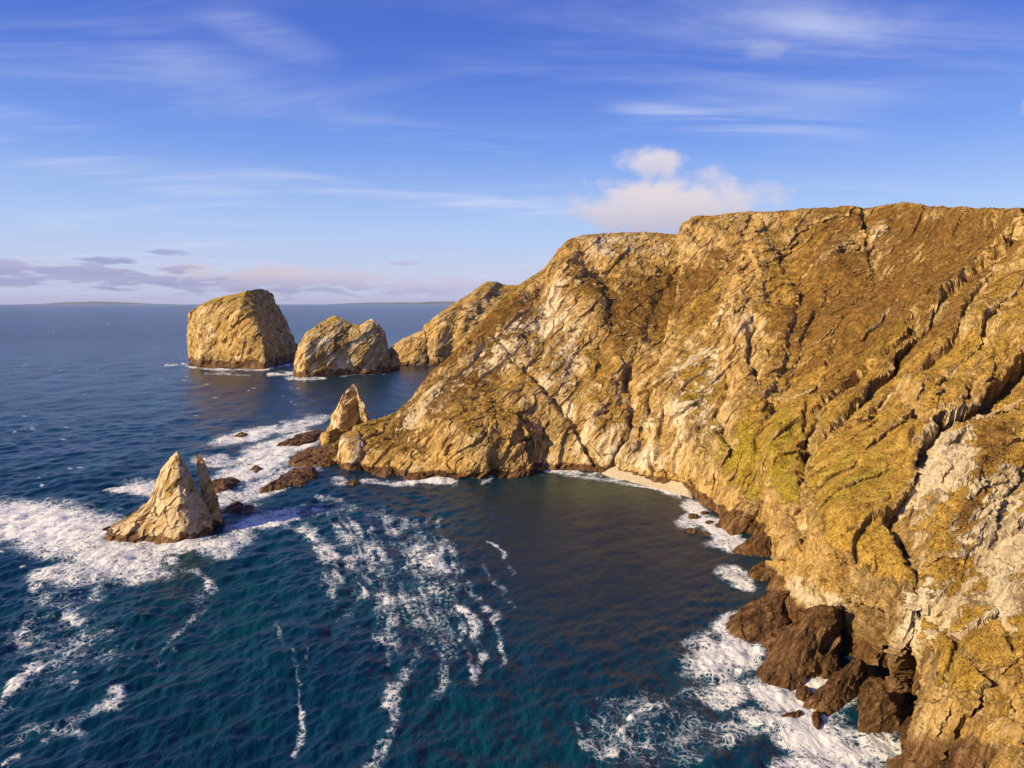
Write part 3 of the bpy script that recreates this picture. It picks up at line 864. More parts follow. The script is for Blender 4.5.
def ledge(poly, top, label, name='rock_ledge', h=2.0, k=1.5, nu=150, nv=60, amp=.45, grain=4.0, wet=30.0, seed=0.0, orange=.3, white=0.0):
    """poly: waterline outline in the picture; top: (px, py, height) crest points, left to right along the outline's first points"""
    sp = [S(x, y, z) for x, y, z in top]
    sp = np.array(sp)
    d = sp[-1, :2] - sp[0, :2]; L2 = (d @ d) + 1e-6
    fp = []
    for x, y in poly:
        q = S(x, y); s = float(np.clip(((q[:2] - sp[0, :2]) @ d) / L2, 0, 1)) if len(sp) > 1 else 0
        fp.append((q[0], q[1], s, k))
    return loft_rock(name, fp, sp, MAT_DARK, label, 'rock', G_L, nu, nv, amp, grain, wet, -1.4, 0, white, seed, flare=1.15, orange=orange, blocky=1.5 if name == 'rock_slab' else 2.0, smooth_foot=.1)


ledge([(278, 445), (296, 447), (318, 440), (328, 434), (318, 431), (298, 436)], [(284, 442, 1.5), (304, 437, 3), (322, 432, 3.5)], 'narrow dark ledge in the surf left of the pointed spire', seed=1)
ledge([(288, 463), (305, 468), (330, 466), (344, 462), (340, 450), (316, 449), (296, 455)], [(295, 457, 3), (314, 448, 7), (328, 446, 8), (340, 448, 8)], 'broad brown ledge left of the squat pale block, upper of two', seed=2, grain=5)
ledge([(262, 490), (285, 488), (306, 486), (319, 477), (312, 467), (292, 472), (274, 481)], [(270, 486, 1), (284, 478, 3), (300, 470, 4.5), (312, 471, 4)], 'long low dark ledge running down into the surf, lower of two', seed=3, grain=5)
ledge([(318, 440), (330, 443), (334, 434), (326, 429)], [(322, 434, 3), (330, 431, 4)], 'small dark knob of rock at the left foot of the spire', 'boulder', seed=4, grain=3, nu=90, nv=40)
ledge([(343, 485), (353, 486.5), (360, 483), (352, 479.5)], [(347, 482, 1.2), (355, 481, 1.6)], 'small brown boulder awash in front of the squat pale block', 'boulder', seed=5, grain=2.5, nu=90, nv=40)
ledge([(372, 474), (384, 478), (394, 476), (392, 467), (378, 466)], [(377, 467, 3), (388, 466, 4)], 'dark boulder at the foot of the headland right of the squat block', 'boulder', seed=6, grain=3, nu=100, nv=45)
ledge([(404, 479), (416, 481), (428, 480), (424, 473), (408, 473)], [(410, 474, 2.2), (420, 473, 2.8)], 'low brown boulder under the left end of the bay cliff', 'boulder', seed=7, grain=3, nu=100, nv=45)
ledge([(207, 492), (220, 495), (234, 488), (240, 482), (230, 478), (212, 482)], [(212, 484, 2.0), (222, 479, 3.8), (234, 479.5, 3)], 'jagged dark rock right behind the thin blade of rock', seed=8, grain=3)
ledge([(222, 513), (232, 516), (242, 513), (243, 505), (236, 502), (228, 507)], [(226, 509, 1.2), (237, 502.5, 3.2)], 'dark wedge-shaped boulder in the foam right of the pyramid stack', 'boulder', seed=9, grain=2.5, nu=100, nv=50)
ledge([(243, 514), (249, 516), (253, 512), (252, 507), (246, 506)], [(246, 506.5, 2.2), (250, 506, 2.2)], 'round dark boulder right beside the wedge-shaped boulder', 'boulder', seed=10, grain=2.2, nu=90, nv=45)
ledge([(234, 437), (242, 438), (249, 435.5), (242, 433)], [(238, 434, 2), (245, 433.5, 2)], 'small far dark rock in the surf above the thin blade', 'boulder', seed=11, grain=2.5, nu=80, nv=40)
ledge([(249, 471), (256, 473), (262, 470), (257, 466)], [(253, 467.5, 1.5), (258, 467.5, 1.5)], 'small dark rock breaking the surf between the blade and the long ledge', 'boulder', seed=12, grain=2.2, nu=80, nv=40)
# near cove, right
ledge([(724, 628), (733, 634), (752, 643), (771, 649), (789, 640), (794, 600), (765, 598), (744, 607)], [(728, 624, 1), (752, 606, 5), (790, 592, 9)], 'flat brown slab below the near promontory, farthest left of its slabs', 'rock_slab', seed=13, grain=4, nu=200, nv=80, k=1.15, amp=.5)
ledge([(757, 674), (766, 684), (790, 690), (808, 678), (836, 655), (846, 625), (800, 622), (775, 648)], [(764, 668, 2), (792, 636, 9), (815, 612, 15), (832, 606, 19)], 'largest brown slab tilting down to the surf under the arched hollow', 'rock_slab', seed=14, grain=5, nu=240, nv=110, k=1.2, amp=.5)
ledge([(806, 705), (818, 712), (831, 713), (857, 692), (866, 670), (848, 668), (828, 686)], [(812, 700, 1.5), (836, 680, 5), (860, 660, 9)], 'rust brown slab with white water on both sides, middle of the cove', 'rock_slab', seed=15, grain=4, nu=200, nv=80, k=1.15, amp=.5, orange=.5)
ledge([(858, 733), (874, 733), (899, 731), (905, 690), (870, 676), (862, 690)], [(866, 700, 6), (876, 680, 14), (894, 668, 18)], 'reddish upright slab at the right end of the cove', 'rock_slab', seed=16, grain=4, nu=200, nv=90, k=1.6, amp=.4, orange=.6)
ledge([(797, 694), (803, 699), (810, 696), (809, 689), (801, 687)], [(801, 688, 1.6), (806, 688, 2)], 'small brown boulder in the white channel beside the largest slab', 'boulder', seed=17, grain=2, nu=90, nv=45)
ledge([(813, 727), (818, 729), (822, 720), (820, 713), (814, 715)], [(816, 714, 1.6), (819, 719, 1.2)], 'small pointed rock awash in front of the rust brown slab', 'boulder', seed=18, grain=1.8, nu=90, nv=45)
ledge([(782, 718), (792, 719), (804, 715), (800, 711), (788, 714)], [(787, 715, .7), (799, 712, .9)], 'thin low rock just breaking the foam in front of the cove', 'boulder', seed=19, grain=1.5, nu=90, nv=40)
ledge([(815, 672), (826, 678), (838, 672), (838, 660), (824, 656)], [(822, 657, 4.5), (832, 656, 5)], 'dark boulder wedged in the hollow between the slabs', 'boulder', seed=20, grain=2.6, nu=100, nv=50, orange=0)
ledge([(733, 552), (748, 556), (768, 556), (780, 548), (778, 532), (760, 534), (745, 543)], [(740, 549, 1.2), (758, 538, 5), (774, 526, 9)], 'tilted brown slab in front of the dark inlet', 'rock_slab', seed=21, grain=4, nu=170, nv=70, k=1.3, amp=.35)
ledge([(748, 576), (756, 580), (768, 579), (774, 572), (762, 567), (752, 569)], [(753, 570, 2), (764, 565, 3.5)], 'brown boulder in the surf at the nose of the promontory', 'boulder', seed=22, grain=3, nu=110, nv=50)
for i, (x, y, r, hh, lab) in enumerate([
        (693, 517, 5, 2.0, 'dark round boulder in the white water below the beach, nearest the bay'),
        (704, 514, 4, 1.6, 'small boulder in the white water right behind the dark round one'),
        (709, 523, 4, 1.2, 'low wet rock in the white water between shore and dark round boulder'),
        (691, 531, 5, 1.6, 'golden brown boulder at the outer edge of the white water'),
        (718, 526, 4, 1.5, 'small boulder tight under the cliff foot beside the white water'),
        (707, 535, 3, 1.0, 'tiny rock awash below the golden brown boulder')]):
    ledge([(x - r, y), (x - r * .3, y + r * .45), (x + r * .7, y + r * .4), (x + r, y - .5), (x + r * .3, y - r * .4), (x - r * .6, y - r * .35)],
          [(x - r * .4, y - r * .5, hh * .8), (x + r * .4, y - r * .55, hh)], lab, 'boulder', seed=30 + i * 3, grain=2.2, nu=90, nv=45)
ledge([(719, 527), (732, 535), (756, 532), (776, 524), (776, 508), (748, 500), (728, 512)], [(728, 517, 6), (744, 505, 12), (766, 500, 15)], 'brown cliff-foot buttress left of the dark inlet', 'rock_ledge', seed=55, grain=6, nu=200, nv=90, k=1.8, amp=.4, wet=9, orange=.2)

# ------------------------------------------------------------------ beach
bm_m, bt, bb = new_mat('pale_shingle')
pos = bt.new('ShaderNodeTexCoord').outputs['Object']
bt.link(bt.ramp(bt.noise(pos, 1.2, 6, .7), [(.3, (.22, .165, .10)), (.48, (.50, .405, .28)), (.68, (.70, .60, .45))]), bb.inputs['Base Color'])
bb.inputs['Roughness'].default_value = .9
bl = [(596, 473), (606, 475), (618, 478), (635, 482), (655, 486), (672, 490.5), (688, 496), (696, 502)]
rowsb = []
for k, (dy, z) in enumerate([(4, -1.5), (1.5, .05), (-1, 1.2), (-5, 3.2), (-9, 5.5), (-14, 7)]):
    pts = np.array([S(x, y + dy * .8, 0) for x, y in bl])
    uu = np.linspace(0, len(bl) - 1, 90)
    q = pchip(np.arange(len(bl)), pts, uu); q[:, 2] = z
    rowsb.append(q)
Xb = np.array(rowsb)
Xb = np.stack([pchip(np.arange(6), Xb[:, :, i], np.linspace(0, 5, 40)) for i in range(3)], -1)
tap = np.minimum(1, np.minimum(np.arange(90), np.arange(90)[::-1]) / 14.0)[None, :]
Xb[..., 2] = (Xb[..., 2] + 1.5) * tap - 1.5
Xb[..., 2] += .35 * fbm(Xb.reshape(-1, 3) / 3, 4).reshape(Xb.shape[:2])
o = mesh_obj('beach', Xb.reshape(-1, 3), grid_faces(*Xb.shape[:2]), bm_m)
tag(o, 'narrow pale shingle beach at the head of the bay', 'beach', kind='structure')

# ------------------------------------------------------------------ sea
py_rows = np.concatenate([[303.62, 303.75, 304.0, 304.3, 304.7], np.arange(305.2, 800, .72)])
ang_b = (py_rows - 384) / FPX
Yr = H / np.tan(PITCH + np.arctan(ang_b))
Yr = np.minimum(Yr, 95000)
rad = np.concatenate([Yr, [105, 80, 50, 25, 8]])
az = np.concatenate([np.radians(np.linspace(-178, -44, 40)), np.radians(np.linspace(-43, 43, 1150)), np.radians(np.linspace(44, 178, 40))])
RR, AA = np.meshgrid(rad, az, indexing='ij')
# rows of equal Y in front of the camera, rings elsewhere
cs = np.maximum(np.cos(AA), math.cos(math.radians(48)))
RX = np.minimum(RR / cs, 97000)
SX = RX * np.sin(AA); SY = RX * np.cos(AA)
dY = np.abs(np.gradient(Yr)); dY = np.concatenate([dY, np.full(5, 8)])[:, None]
SZ = np.zeros_like(SX)
wr_ = np.random.default_rng(21)
spacing = np.maximum(dY, RR * math.radians(86 / 1150))
inview = (np.abs(AA) < math.radians(44))
for i in range(70):
    lam = 2.4 * (70 / 2.4) ** (wr_.random() ** 1.25)
    th = math.radians(-25) + wr_.normal() * .75        # travelling towards the right and the coast
    amp = .0115 * lam ** .82 * (1.0 if lam < 16 else .45)
    ph = wr_.random() * 6.283
    kx, ky = math.cos(th) * 6.283 / lam, math.sin(th) * 6.283 / lam
    fade = sstep(2.2, 4.5, lam / spacing) * inview
    arg = kx * SX + ky * SY + ph
    SZ += amp * fade * (np.sin(arg) + .22 * np.sin(2 * arg + 1.57))
# calmer in the lee of the headland
pxs, pys = project(SX, SY, SZ * 0)
ppx0 = pxs + 20 * fbm(np.stack([SX.ravel() / 60, SY.ravel() / 60, SX.ravel() * 0], 1), 3).reshape(SX.shape)
lee = np.clip(1.5 * blob(ppx0, pys, 610, 545, 140, 95), 0, 1)
SZ *= (1 - .78 * lee)

# foam, laid where the photograph has it, in metres on the water
flat2 = np.stack([SX.ravel(), SY.ravel(), np.zeros(SX.size)], 1)
far_k = np.clip(SY / 300, .5, 3)
w1 = fbm(flat2 / 26, 4, off=3.3).reshape(SX.shape); w2 = fbm(flat2 / 24, 4, off=8.3).reshape(SX.shape)
fine_n = fbm(flat2 / 7, 3, off=13.3).reshape(SX.shape)
ppx = pxs + 13 * w1 / far_k; ppy = pys + 8 * w2 / far_k
foam = np.zeros_like(SX)


def fpatch(cx, cy, rx, ry, a, ang=0):
    global foam
    d = np.sqrt(-np.log(np.maximum(blob(ppx, ppy, cx, cy, rx, ry, ang), 1e-30)))
    foam = np.maximum(foam, a * sstep(1.25, .35, d))


def fstreak(pts, w, a, taper=True):
    global foam
    d, al = polydist(ppx, ppy, pts)
    ww = w * (.5 + .9 * np.clip(.5 + fine_n, 0, 1.3))
    foam = np.maximum(foam, a * .94 * np.exp(-(d / (1.25 * ww)) ** 2) * np.clip(.88 + 1.0 * w2, .15, 1.15))


# open-water surf round the pyramid stack
fpatch(55, 530, 95, 34, 1.0, 4); fpatch(-45, 528, 70, 24, .8); fpatch(-60, 640, 70, 40, .4); fpatch(120, 560, 60, 24, 1.0, 8); fpatch(20, 520, 60, 26, .95); fpatch(150, 488, 45, 11, .95)
fpatch(120, 488, 20, 6, .9); fpatch(175, 545, 70, 14, .9); fpatch(70, 575, 60, 16, .75); fpatch(60, 600, 50, 16, .45)
fpatch(230, 545, 40, 12, .75, -20); fpatch(265, 520, 50, 12, .8, -20); fpatch(225, 500, 40, 14, .8)
fpatch(255, 470, 60, 16, .95, -18); fpatch(280, 448, 60, 14, .95, -16); fpatch(245, 436, 50, 9, .9, -12); fpatch(300, 425, 40, 9, .75, -14)
fpatch(270, 485, 45, 12, .85, -25); fpatch(215, 462, 30, 8, .8); fpatch(310, 470, 20, 8, .6); fpatch(340, 482, 16, 5, .7); fpatch(375, 481, 24, 4, .9); fpatch(410, 482, 30, 3.4, .9)
fpatch(200, 600, 40, 10, .35, -60)
# foot of the bay, beach break
fstreak([(350, 483), (372, 480), (395, 481), (430, 483), (455, 482)], 3.0, .85)
fstreak([(480, 482), (492, 479)], 2.2, .8); fstreak([(545, 472), (565, 473), (595, 477), (625, 482), (655, 488), (680, 496)], 2.6, .95)
fpatch(700, 512, 24, 12, .9, 40); fpatch(715, 530, 36, 12, .95, 30); fpatch(735, 545, 34, 8, .85); fpatch(690, 520, 18, 12, .8); fpatch(740, 578, 28, 10, .75, 10); fpatch(785, 555, 22, 7, .8)
# near cove
fpatch(728, 630, 40, 18, .95, -20); fpatch(725, 660, 52, 26, .95, -10); fpatch(720, 690, 44, 14, .8); fpatch(790, 700, 60, 20, 1.0, 20); fpatch(815, 735, 70, 24, 1.0, 20); fpatch(870, 745, 40, 22, 1.0); fpatch(820, 690, 40, 30, 1.0); fpatch(840, 765, 70, 20, .9)
fpatch(770, 720, 50, 14, .85, 20); fpatch(740, 725, 60, 12, .55); fpatch(700, 640, 24, 14, .55)
# drifting streaks
ST = [([(278, 517), (305, 532), (325, 550), (338, 566), (341, 576)], 6, .72), ([(300, 512), (340, 508), (375, 513), (400, 520), (404, 540)], 6, .55),
      ([(338, 540), (370, 545), (395, 540)], 7, .55), ([(350, 560), (375, 580), (385, 605), (395, 640), (402, 655)], 6, .66),
      ([(375, 565), (400, 590), (415, 615), (420, 635), (404, 668), (402, 680)], 6, .64), ([(410, 550), (430, 560), (445, 572)], 8, .72), ([(440, 545), (438, 565), (455, 590), (462, 605), (475, 625)], 5, .62),
      ([(470, 585), (490, 610), (497, 640), (499, 670)], 4.5, .62), ([(470, 625), (474, 655), (472, 680)], 7, .64), ([(488, 543), (505, 560), (515, 572)], 3, .55), ([(480, 565), (505, 590), (514, 606)], 3, .55),
      ([(430, 600), (440, 640), (436, 700)], 6, .46), ([(395, 690), (388, 730), (380, 768)], 7, .62), ([(378, 745), (370, 768)], 6, .6), ([(276, 625), (288, 645), (300, 660), (306, 680), (297, 700), (294, 730), (286, 755)], 4, .60),
      ([(310, 645), (312, 670)], 3, .45), ([(168, 560), (200, 575), (212, 590)], 5, .62), ([(190, 615), (172, 640), (165, 665)], 4, .48), ([(100, 588), (75, 620), (80, 640), (60, 660), (15, 685), (8, 700)], 7, .66),
      ([(80, 600), (85, 650), (72, 690)], 6, .55), ([(30, 580), (35, 600), (20, 650)], 8, .55), ([(105, 655), (60, 668), (20, 670)], 5, .55), ([(0, 740), (30, 725), (60, 728), (75, 715), (115, 705), (120, 695)], 9, .66), ([(45, 742), (60, 730), (90, 735)], 7, .6), ([(0, 768), (15, 755)], 7, .6), ([(160, 662), (185, 650)], 4, .5),
      ([(580, 750), (610, 755), (640, 745), (660, 745)], 9, .62), ([(625, 735), (650, 715), (672, 708)], 5, .62), ([(575, 715), (583, 745)], 4, .5), ([(660, 760), (700, 755), (740, 735)], 8, .6), ([(700, 690), (670, 700)], 5, .42), ([(590, 735), (600, 765)], 6, .45),
      ([(318, 497), (345, 500)], 3, .6), ([(60, 545), (80, 600)], 10, .6)]
for pts, w, a in ST: fstreak(pts, w, a)
# far stacks
fstreak([(182, 364), (192, 367), (225, 370), (262, 369), (290, 365)], 1.6, .95); fstreak([(205, 374), (232, 374), (250, 376)], 1.2, .7); fstreak([(268, 374), (290, 374), (310, 379), (325, 378)], 2.2, .85); fstreak([(286, 377), (306, 379.5)], 2, .95); fstreak([(400, 364), (436, 364)], 1.3, .9); fstreak([(165, 366), (180, 365)], 1.2, .6); fstreak([(340, 376), (385, 373)], 1.0, .7)
# white horses
wh = np.random.default_rng(4)
for i in range(120):
    yy = 312 + 260 * wh.random() ** 1.1; xx = wh.random() * (400 if yy < 420 else 330) - 5
    if yy > 430 and xx > 150: continue
    L = (1.5 + 5 * wh.random()) * (.5 + (yy - 303) / 140); L = min(L, 9) * .55
    m = (np.abs(pxs - xx) < 4 * L + 4) & (np.abs(pys - yy) < 6)
    dy_ = .35 + .0045 * (yy - 303)
    g = .66 * np.exp(-((pxs - xx) / L) ** 2 - ((pys - yy - .12 * (pxs - xx) * (wh.random() - .5)) / dy_) ** 2)
    foam = np.where(m, np.maximum(foam, g), foam)
fpatch(390, 585, 125, 100, .25)
sr = np.random.default_rng(31)
for i in range(26):                       # thin threads sweeping down the bay with the drift
    u = sr.random(); x0 = 290 + 150 * u; y0 = 506 + 34 * u * sr.random() + 20 * sr.random()
    n_ = 4 + int(sr.random() * 4); pts = [(x0, y0)]; sl = .95 - .35 * u
    for k in range(n_):
        sl *= .74
        dyk = 14 + 12 * sr.random(); pts.append((pts[-1][0] + dyk * (sl + .30 * (sr.random() - .4)), pts[-1][1] + dyk))
    fstreak(pts, 2.0 + 2.2 * sr.random(), .44 + .16 * sr.random()); fpatch(70, 650, 100, 60, .34); fpatch(660, 730, 110, 50, .36)
w3 = fbm(flat2 / 11, 4, off=41.3).reshape(SX.shape)
foam = np.clip(foam * (1 + .30 * fine_n + .55 * w3), 0, 1)
foam *= inview
SZ += .30 * np.clip(foam - .45, 0, 1) * (.6 + .9 * fine_n) * (SY < 700)
shallow = np.clip(.9 * blob(ppx, ppy, 610, 490, 90, 14) + .5 * blob(ppx, ppy, 180, 560, 30, 30), 0, 1)
SV = np.stack([SX, SY, SZ], -1).reshape(-1, 3)
sf = grid_faces(*SX.shape)[:, ::-1]
sat = dict(offshore=sstep(350, 2600, np.hypot(SX, SY)).ravel(), foam=foam.ravel(), shallow=shallow.ravel(), calm=np.clip(lee + .6 * blob(pxs, pys, 340, 395, 120, 24), 0, 1).ravel())
fs = foam.ravel()[sf].mean(1); fx = pxs.ravel()[sf].mean(1); fy = pys.ravel()[sf].mean(1)
dense = (fs > .6) & (fy < 800)
parts = [
    ('surf', dense & (fx < 250) & (fy > 470) & (fy < 620) & (fx < 215 + (fy - 500) * .3), 'white surf churning round the foot of the pyramid stack'),
    ('surf', dense & (fx >= 190) & (fx < 345) & (fy > 405) & (fy < 560), 'broken white surf over the dark ledges left of the headland tip'),
    ('surf', dense & (fx >= 660) & (fy > 500) & (fy < 600), 'white water washing the boulders below the beach'),
    ('surf', dense & (fx >= 640) & (fy >= 600), 'white surf swirling round the brown slabs of the near cove')]
taken = np.zeros(len(sf), bool)
for nm, m, lab in parts:
    m = m & ~taken; taken |= m
    if m.sum() < 50: continue
    v_, f_, a_ = submesh(SV, sf, sat, m)
    tag(mesh_obj(nm, v_, f_, MAT_SEA, a_), lab, 'surf', kind='stuff')
v_, f_, a_ = submesh(SV, sf, sat, ~taken)
o = mesh_obj('sea', v_, f_, MAT_SEA, a_)
tag(o, 'dark blue choppy sea with drifting foam streaks', 'sea', kind='structure')

# ------------------------------------------------------------------ distant coast
dm, dt, db = new_mat('distant_land')
dpos = dt.new('ShaderNodeTexCoord').outputs['Object']
dt.link(dt.ramp(dt.noise(dpos, .0006, 5, .6), [(.35, (.04, .05, .045)), (.65, (.09, .09, .075))]), db.inputs['Base Color'])
db.inputs['Roughness'].default_value = 1
for pts, Y0, lab in [([(30, 303.4), (44, 302.6), (60, 300.5), (75, 298.5), (90, 298), (108, 298.5), (132, 300.5), (150, 302.5), (164, 303.4)], 84000, 'faint low island on the horizon, left of the largest stack'),
                     ([(330, 303.4), (340, 302.6), (352, 301.5), (365, 301), (385, 299.8), (405, 300), (440, 298), (520, 296), (700, 294), (1000, 298)], 86000, 'faint low coast on the horizon behind the stacks')]:
    uu = np.linspace(0, len(pts) - 1, 220)
    cr = pchip(np.arange(len(pts)), np.array([P(x, y, Y0 + 1500) for x, y in pts]), uu)
    cr[:, 2] = np.maximum(cr[:, 2], 2) * .45 * (1 + .22 * fbm(np.stack([cr[:, 0] / 2500, cr[:, 1] * 0, cr[:, 1] * 0], 1), 4))
    fr = cr.copy(); fr[:, 1] = Y0; fr[:, 2] = -5
    bk = cr.copy(); bk[:, 1] = Y0 + 5000; bk[:, 2] = -5
    Xd = []
    for t in np.linspace(0, 1, 24): Xd.append(fr * (1 - t) + cr * t + np.array([0, 0, 1]) * (cr[:, 2:3] * .25 * math.sin(t * math.pi)))
    for t in np.linspace(.1, 1, 10): Xd.append(cr * (1 - t) + bk * t)
    Xd = np.array(Xd)
    Xd[..., 2] += 60 * fbm(Xd.reshape(-1, 3) / 3300, 4).reshape(Xd.shape[:2]) * (Xd[..., 2] > 10)
    o = mesh_obj('distant_hills', Xd.reshape(-1, 3), grid_faces(*Xd.shape[:2]), dm)
    tag(o, lab, 'hills', kind='structure')

# ------------------------------------------------------------------ sea air
hm_ = bpy.data.materials.new('sea_air'); hm_.use_nodes = True
ht_ = NT(hm_.node_tree); ht_.n.clear()
ho = ht_.new('ShaderNodeOutputMaterial'); hv = ht_.new('ShaderNodeVolumePrincipled')
hv.inputs['Color'].default_value = (.62, .72, 1.0, 1); hv.inputs['Density'].default_value = HAZE
ht_.link(hv.outputs[0], ho.inputs['Volume'])
hx = 99000.0
hvv = np.array([[x, y, z] for z in (-140, 560) for y in (-hx, hx) for x in (-hx, hx)], float)
hff = np.array([[0, 2, 3, 1], [4, 5, 7, 6], [0, 1, 5, 4], [2, 6, 7, 3], [0, 4, 6, 2], [1, 3, 7, 5]])
o = mesh_obj('haze', hvv, hff, hm_, smooth=False)
tag(o, 'thin pale sea haze filling the air to the horizon', 'haze', kind='stuff')

# ------------------------------------------------------------------ light
SUN_EL, SUN_AZ = math.radians(25), math.radians(240)       # azimuth clockwise from +Y
sd = Vector((math.sin(SUN_AZ) * math.cos(SUN_EL), math.cos(SUN_AZ) * math.cos(SUN_EL), math.sin(SUN_EL)))
sun = bpy.data.lights.new('sun', 'SUN'); sun.energy = 5.0; sun.angle = math.radians(.53); sun.color = (1.0, .79, .46)
so = bpy.data.objects.new('sun', sun); so.rotation_euler = sd.to_track_quat('Z', 'Y').to_euler(); COL.objects.link(so)

w = bpy.data.worlds.new('World'); scene.world = w; w.use_nodes = True
t = NT(w.node_tree); t.n.clear()
out = t.new('ShaderNodeOutputWorld'); bg = t.new('ShaderNodeBackground'); t.link(bg.outputs[0], out.inputs[0])
sky = t.new('ShaderNodeTexSky', sky_type='NISHITA'); sky.sun_disc = False
sky.sun_elevation = SUN_EL; sky.sun_rotation = SUN_AZ
sky.altitude = 100; sky.air_density = 1.0; sky.dust_density = .6; sky.ozone_density = 3.0
dirn = t.new('ShaderNodeTexCoord').outputs['Generated']
sx = t.new('ShaderNodeSeparateXYZ'); t.link(dirn, sx.inputs[0])
dx, dy, dz = sx.outputs
azd = t.math('MULTIPLY', t.math('ARCTAN2', dx, dy), 57.2958)
eld = t.math('MULTIPLY', t.math('ARCSINE', dz), 57.2958)
grad = t.ramp(t.maprange(eld, 0, 40, 0, 1, smooth=False), [(0, (.50, .51, .74)), (.06, (.53, .57, .80)), (.15, (.40, .545, .86)), (.30, (.17, .315, .80)), (.45, (.072, .165, .66)), (.62, (.038, .100, .54)), (1.0, (.025, .07, .40))])
skyc = t.mix(.80, sky.outputs[0], t.vmath('SCALE', grad, scale=10.0))
def pix(px, py): return math.degrees(math.atan((px - 512) / FPX)), math.degrees(math.atan((303.6 - py) / FPX / math.hypot(1, (px - 512) / FPX)))
# high thin cloud on a flat layer
inv = t.math('DIVIDE', 1.0, t.math('MAXIMUM', t.math('ADD', dz, .06), .03))
cx = t.new('ShaderNodeCombineXYZ'); t.link(t.math('MULTIPLY', dx, inv), cx.inputs[0]); t.link(t.math('MULTIPLY', dy, inv), cx.inputs[1])
cm = t.mapping(cx.outputs[0], rot=(0, 0, .35), scale=(.35, 1.1, 1))
ci = t.math('MULTIPLY', t.maprange(t.noise(cm, 1.3, 7, .62, .8), .44, .80), t.maprange(t.noise(cx.outputs[0], .45, 3, .5), .38, .62))
cim = t.math('MULTIPLY', ci, .6)
skyc = t.mix(cim, skyc, (6.0, 6.6, 8.2))
# low cumulus banks
ca = t.new('ShaderNodeCombineXYZ'); t.link(t.math('MULTIPLY', azd, .13), ca.inputs[0]); t.link(t.math('MULTIPLY', eld, .62), ca.inputs[1])
cn = t.noise(ca.outputs[0], 2.6, 8, .6, .3)


cb = t.new('ShaderNodeCombineXYZ'); t.link(t.math('MULTIPLY', azd, .30), cb.inputs[0]); t.link(t.math('MULTIPLY', eld, .42), cb.inputs[1])
cn2 = t.noise(cb.outputs[0], 1.5, 8, .55, .15)


def puff(ca_, ce_, ra_, re_, amt, soft=.30, thr=.36):
    cn_ = cn2 if ra_ < 11 and ce_ > 5 else cn
    a = t.math('DIVIDE', t.math('SUBTRACT', azd, ca_), ra_); e = t.math('DIVIDE', t.math('SUBTRACT', eld, ce_), re_)
    d = t.math('SQRT', t.math('ADD', t.math('MULTIPLY', a, a), t.math('MULTIPLY', e, e)))
    f = t.math('ADD', t.math('SUBTRACT', 1.0, d), t.math('MULTIPLY', t.math('SUBTRACT', cn_, .5), 1.15 if cn_ is cn2 else 2.8))
    if cn_ is cn: soft, thr = .22, .43
    return t.math('MULTIPLY', t.maprange(f, thr - soft, thr + soft), amt), e




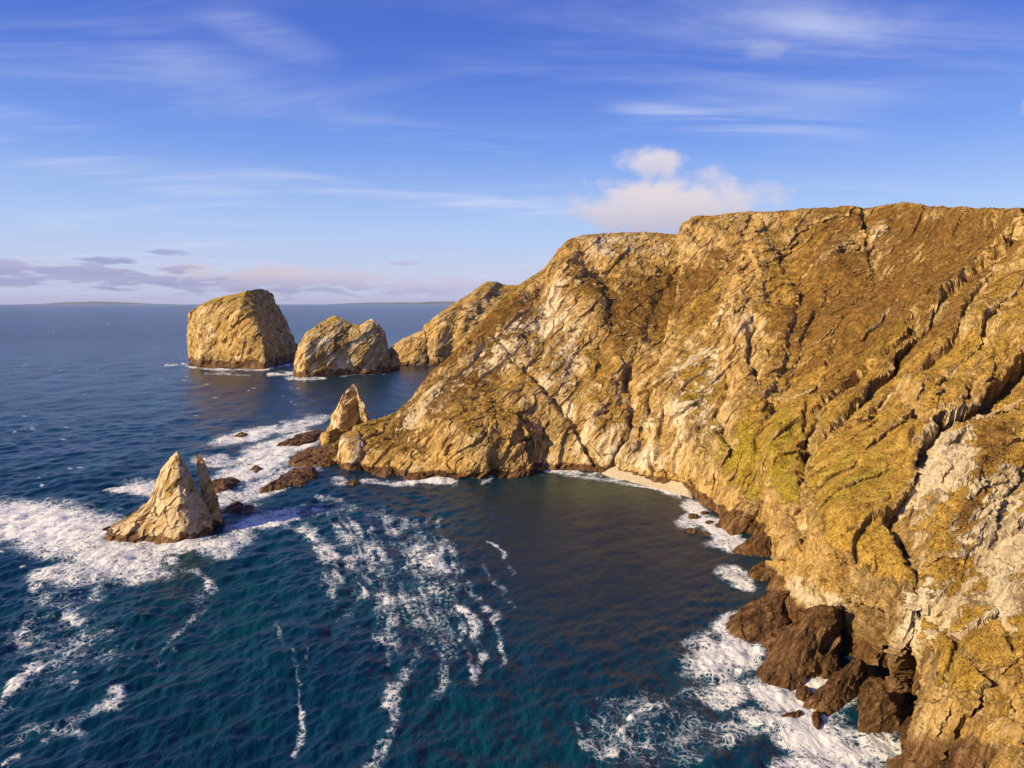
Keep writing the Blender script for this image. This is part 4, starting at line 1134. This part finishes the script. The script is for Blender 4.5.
for px, py, rx, ry, amt, slope in [(120, 172, 190, 20, .5, -.10), (330, 190, 150, 14, .5, -.12), (480, 206, 110, 12, .6, -.10), (740, 128, 160, 24, .42, -.14), (650, 118, 60, 10, .28, -.08), (280, 50, 80, 22, .35, -.2), (860, 60, 200, 40, .3, -.2), (60, 130, 120, 12, .3, -.1), (560, 210, 60, 14, .5, -.1)]:
    a_, e_ = pix(px, py)
    e2 = t.math('SUBTRACT', t.math('SUBTRACT', eld, e_), t.math('MULTIPLY', t.math('SUBTRACT', azd, a_), slope))
    a = t.math('DIVIDE', t.math('SUBTRACT', azd, a_), rx * 57.3 / FPX); e = t.math('DIVIDE', e2, ry * 57.3 / FPX)
    g_ = t.math('SUBTRACT', 1.0, t.math('SQRT', t.math('ADD', t.math('MULTIPLY', a, a), t.math('MULTIPLY', e, e))), clamp=True)
    wsp = t.maprange(t.noise(t.mapping(cx.outputs[0], rot=(0, 0, .25), scale=(.5, 2.6, 1)), 1.1, 8, .62, .9), .36, .72)
    skyc = t.mix(t.math('MULTIPLY', t.math('MULTIPLY', t.maprange(g_, 0, .8), wsp), amt), skyc, (6.2, 6.6, 8.4))
for px, py, rx, ry, amt, top, bot in [
        (270, 281, 190, 19, .9, (6.8, 6.1, 7.1), (3.7, 3.8, 6.1)), (50, 270, 150, 8, .9, (4.6, 4.5, 6.6), (3.2, 3.5, 6.0)), (120, 280, 160, 8, .85, (4.2, 4.3, 6.6), (3.3, 3.6, 6.1)),
        (115, 262, 34, 6, .9, (3.8, 4.0, 6.6), (3.0, 3.4, 6.0)), (168, 254, 20, 3, .8, (3.8, 4.0, 6.6), (3.2, 3.6, 6.2)), (30, 284, 40, 4, .8, (3.8, 4.0, 6.4), (3.2, 3.6, 6.2)), (430, 287, 120, 13, .7, (6.4, 6.0, 7.4), (4.4, 4.5, 6.8)), (405, 264, 24, 4, .5, (5.4, 5.2, 7.2), (4.4, 4.5, 6.8)),
        (668, 214, 122, 44, .92, (8.6, 7.6, 7.7), (5.0, 4.8, 6.3)), (648, 168, 42, 18, .8, (8.8, 7.8, 8.0), (6.8, 6.4, 7.6)), (1026, 112, 20, 16, .6, (8.0, 7.0, 7.8), (6.8, 6.2, 7.4)), (752, 64, 26, 10, .22, (7.0, 6.6, 8.0), (6.0, 6.0, 7.8))]:
    a_, e_ = pix(px, py)
    m_, ee = puff(a_, e_, rx * 57.3 / FPX, ry * 57.3 / FPX, amt)
    bot, top = tuple(.86 * c for c in bot), tuple(.84 * c for c in top)
    skyc = t.mix(m_, skyc, t.mix(t.maprange(ee, -.7, .5), bot, top))
t.link(skyc, bg.inputs[0]); bg.inputs[1].default_value = .078

# ------------------------------------------------------------------ render settings
scene.render.engine = 'CYCLES'
scene.view_settings.view_transform = 'Standard'; scene.view_settings.look = 'None'
scene.view_settings.exposure = .55; scene.view_settings.gamma = 1; scene.view_settings.use_curve_mapping = False
scene.cycles.max_bounces = 6; scene.cycles.diffuse_bounces = 3; scene.cycles.glossy_bounces = 3
scene.cycles.use_denoising = True
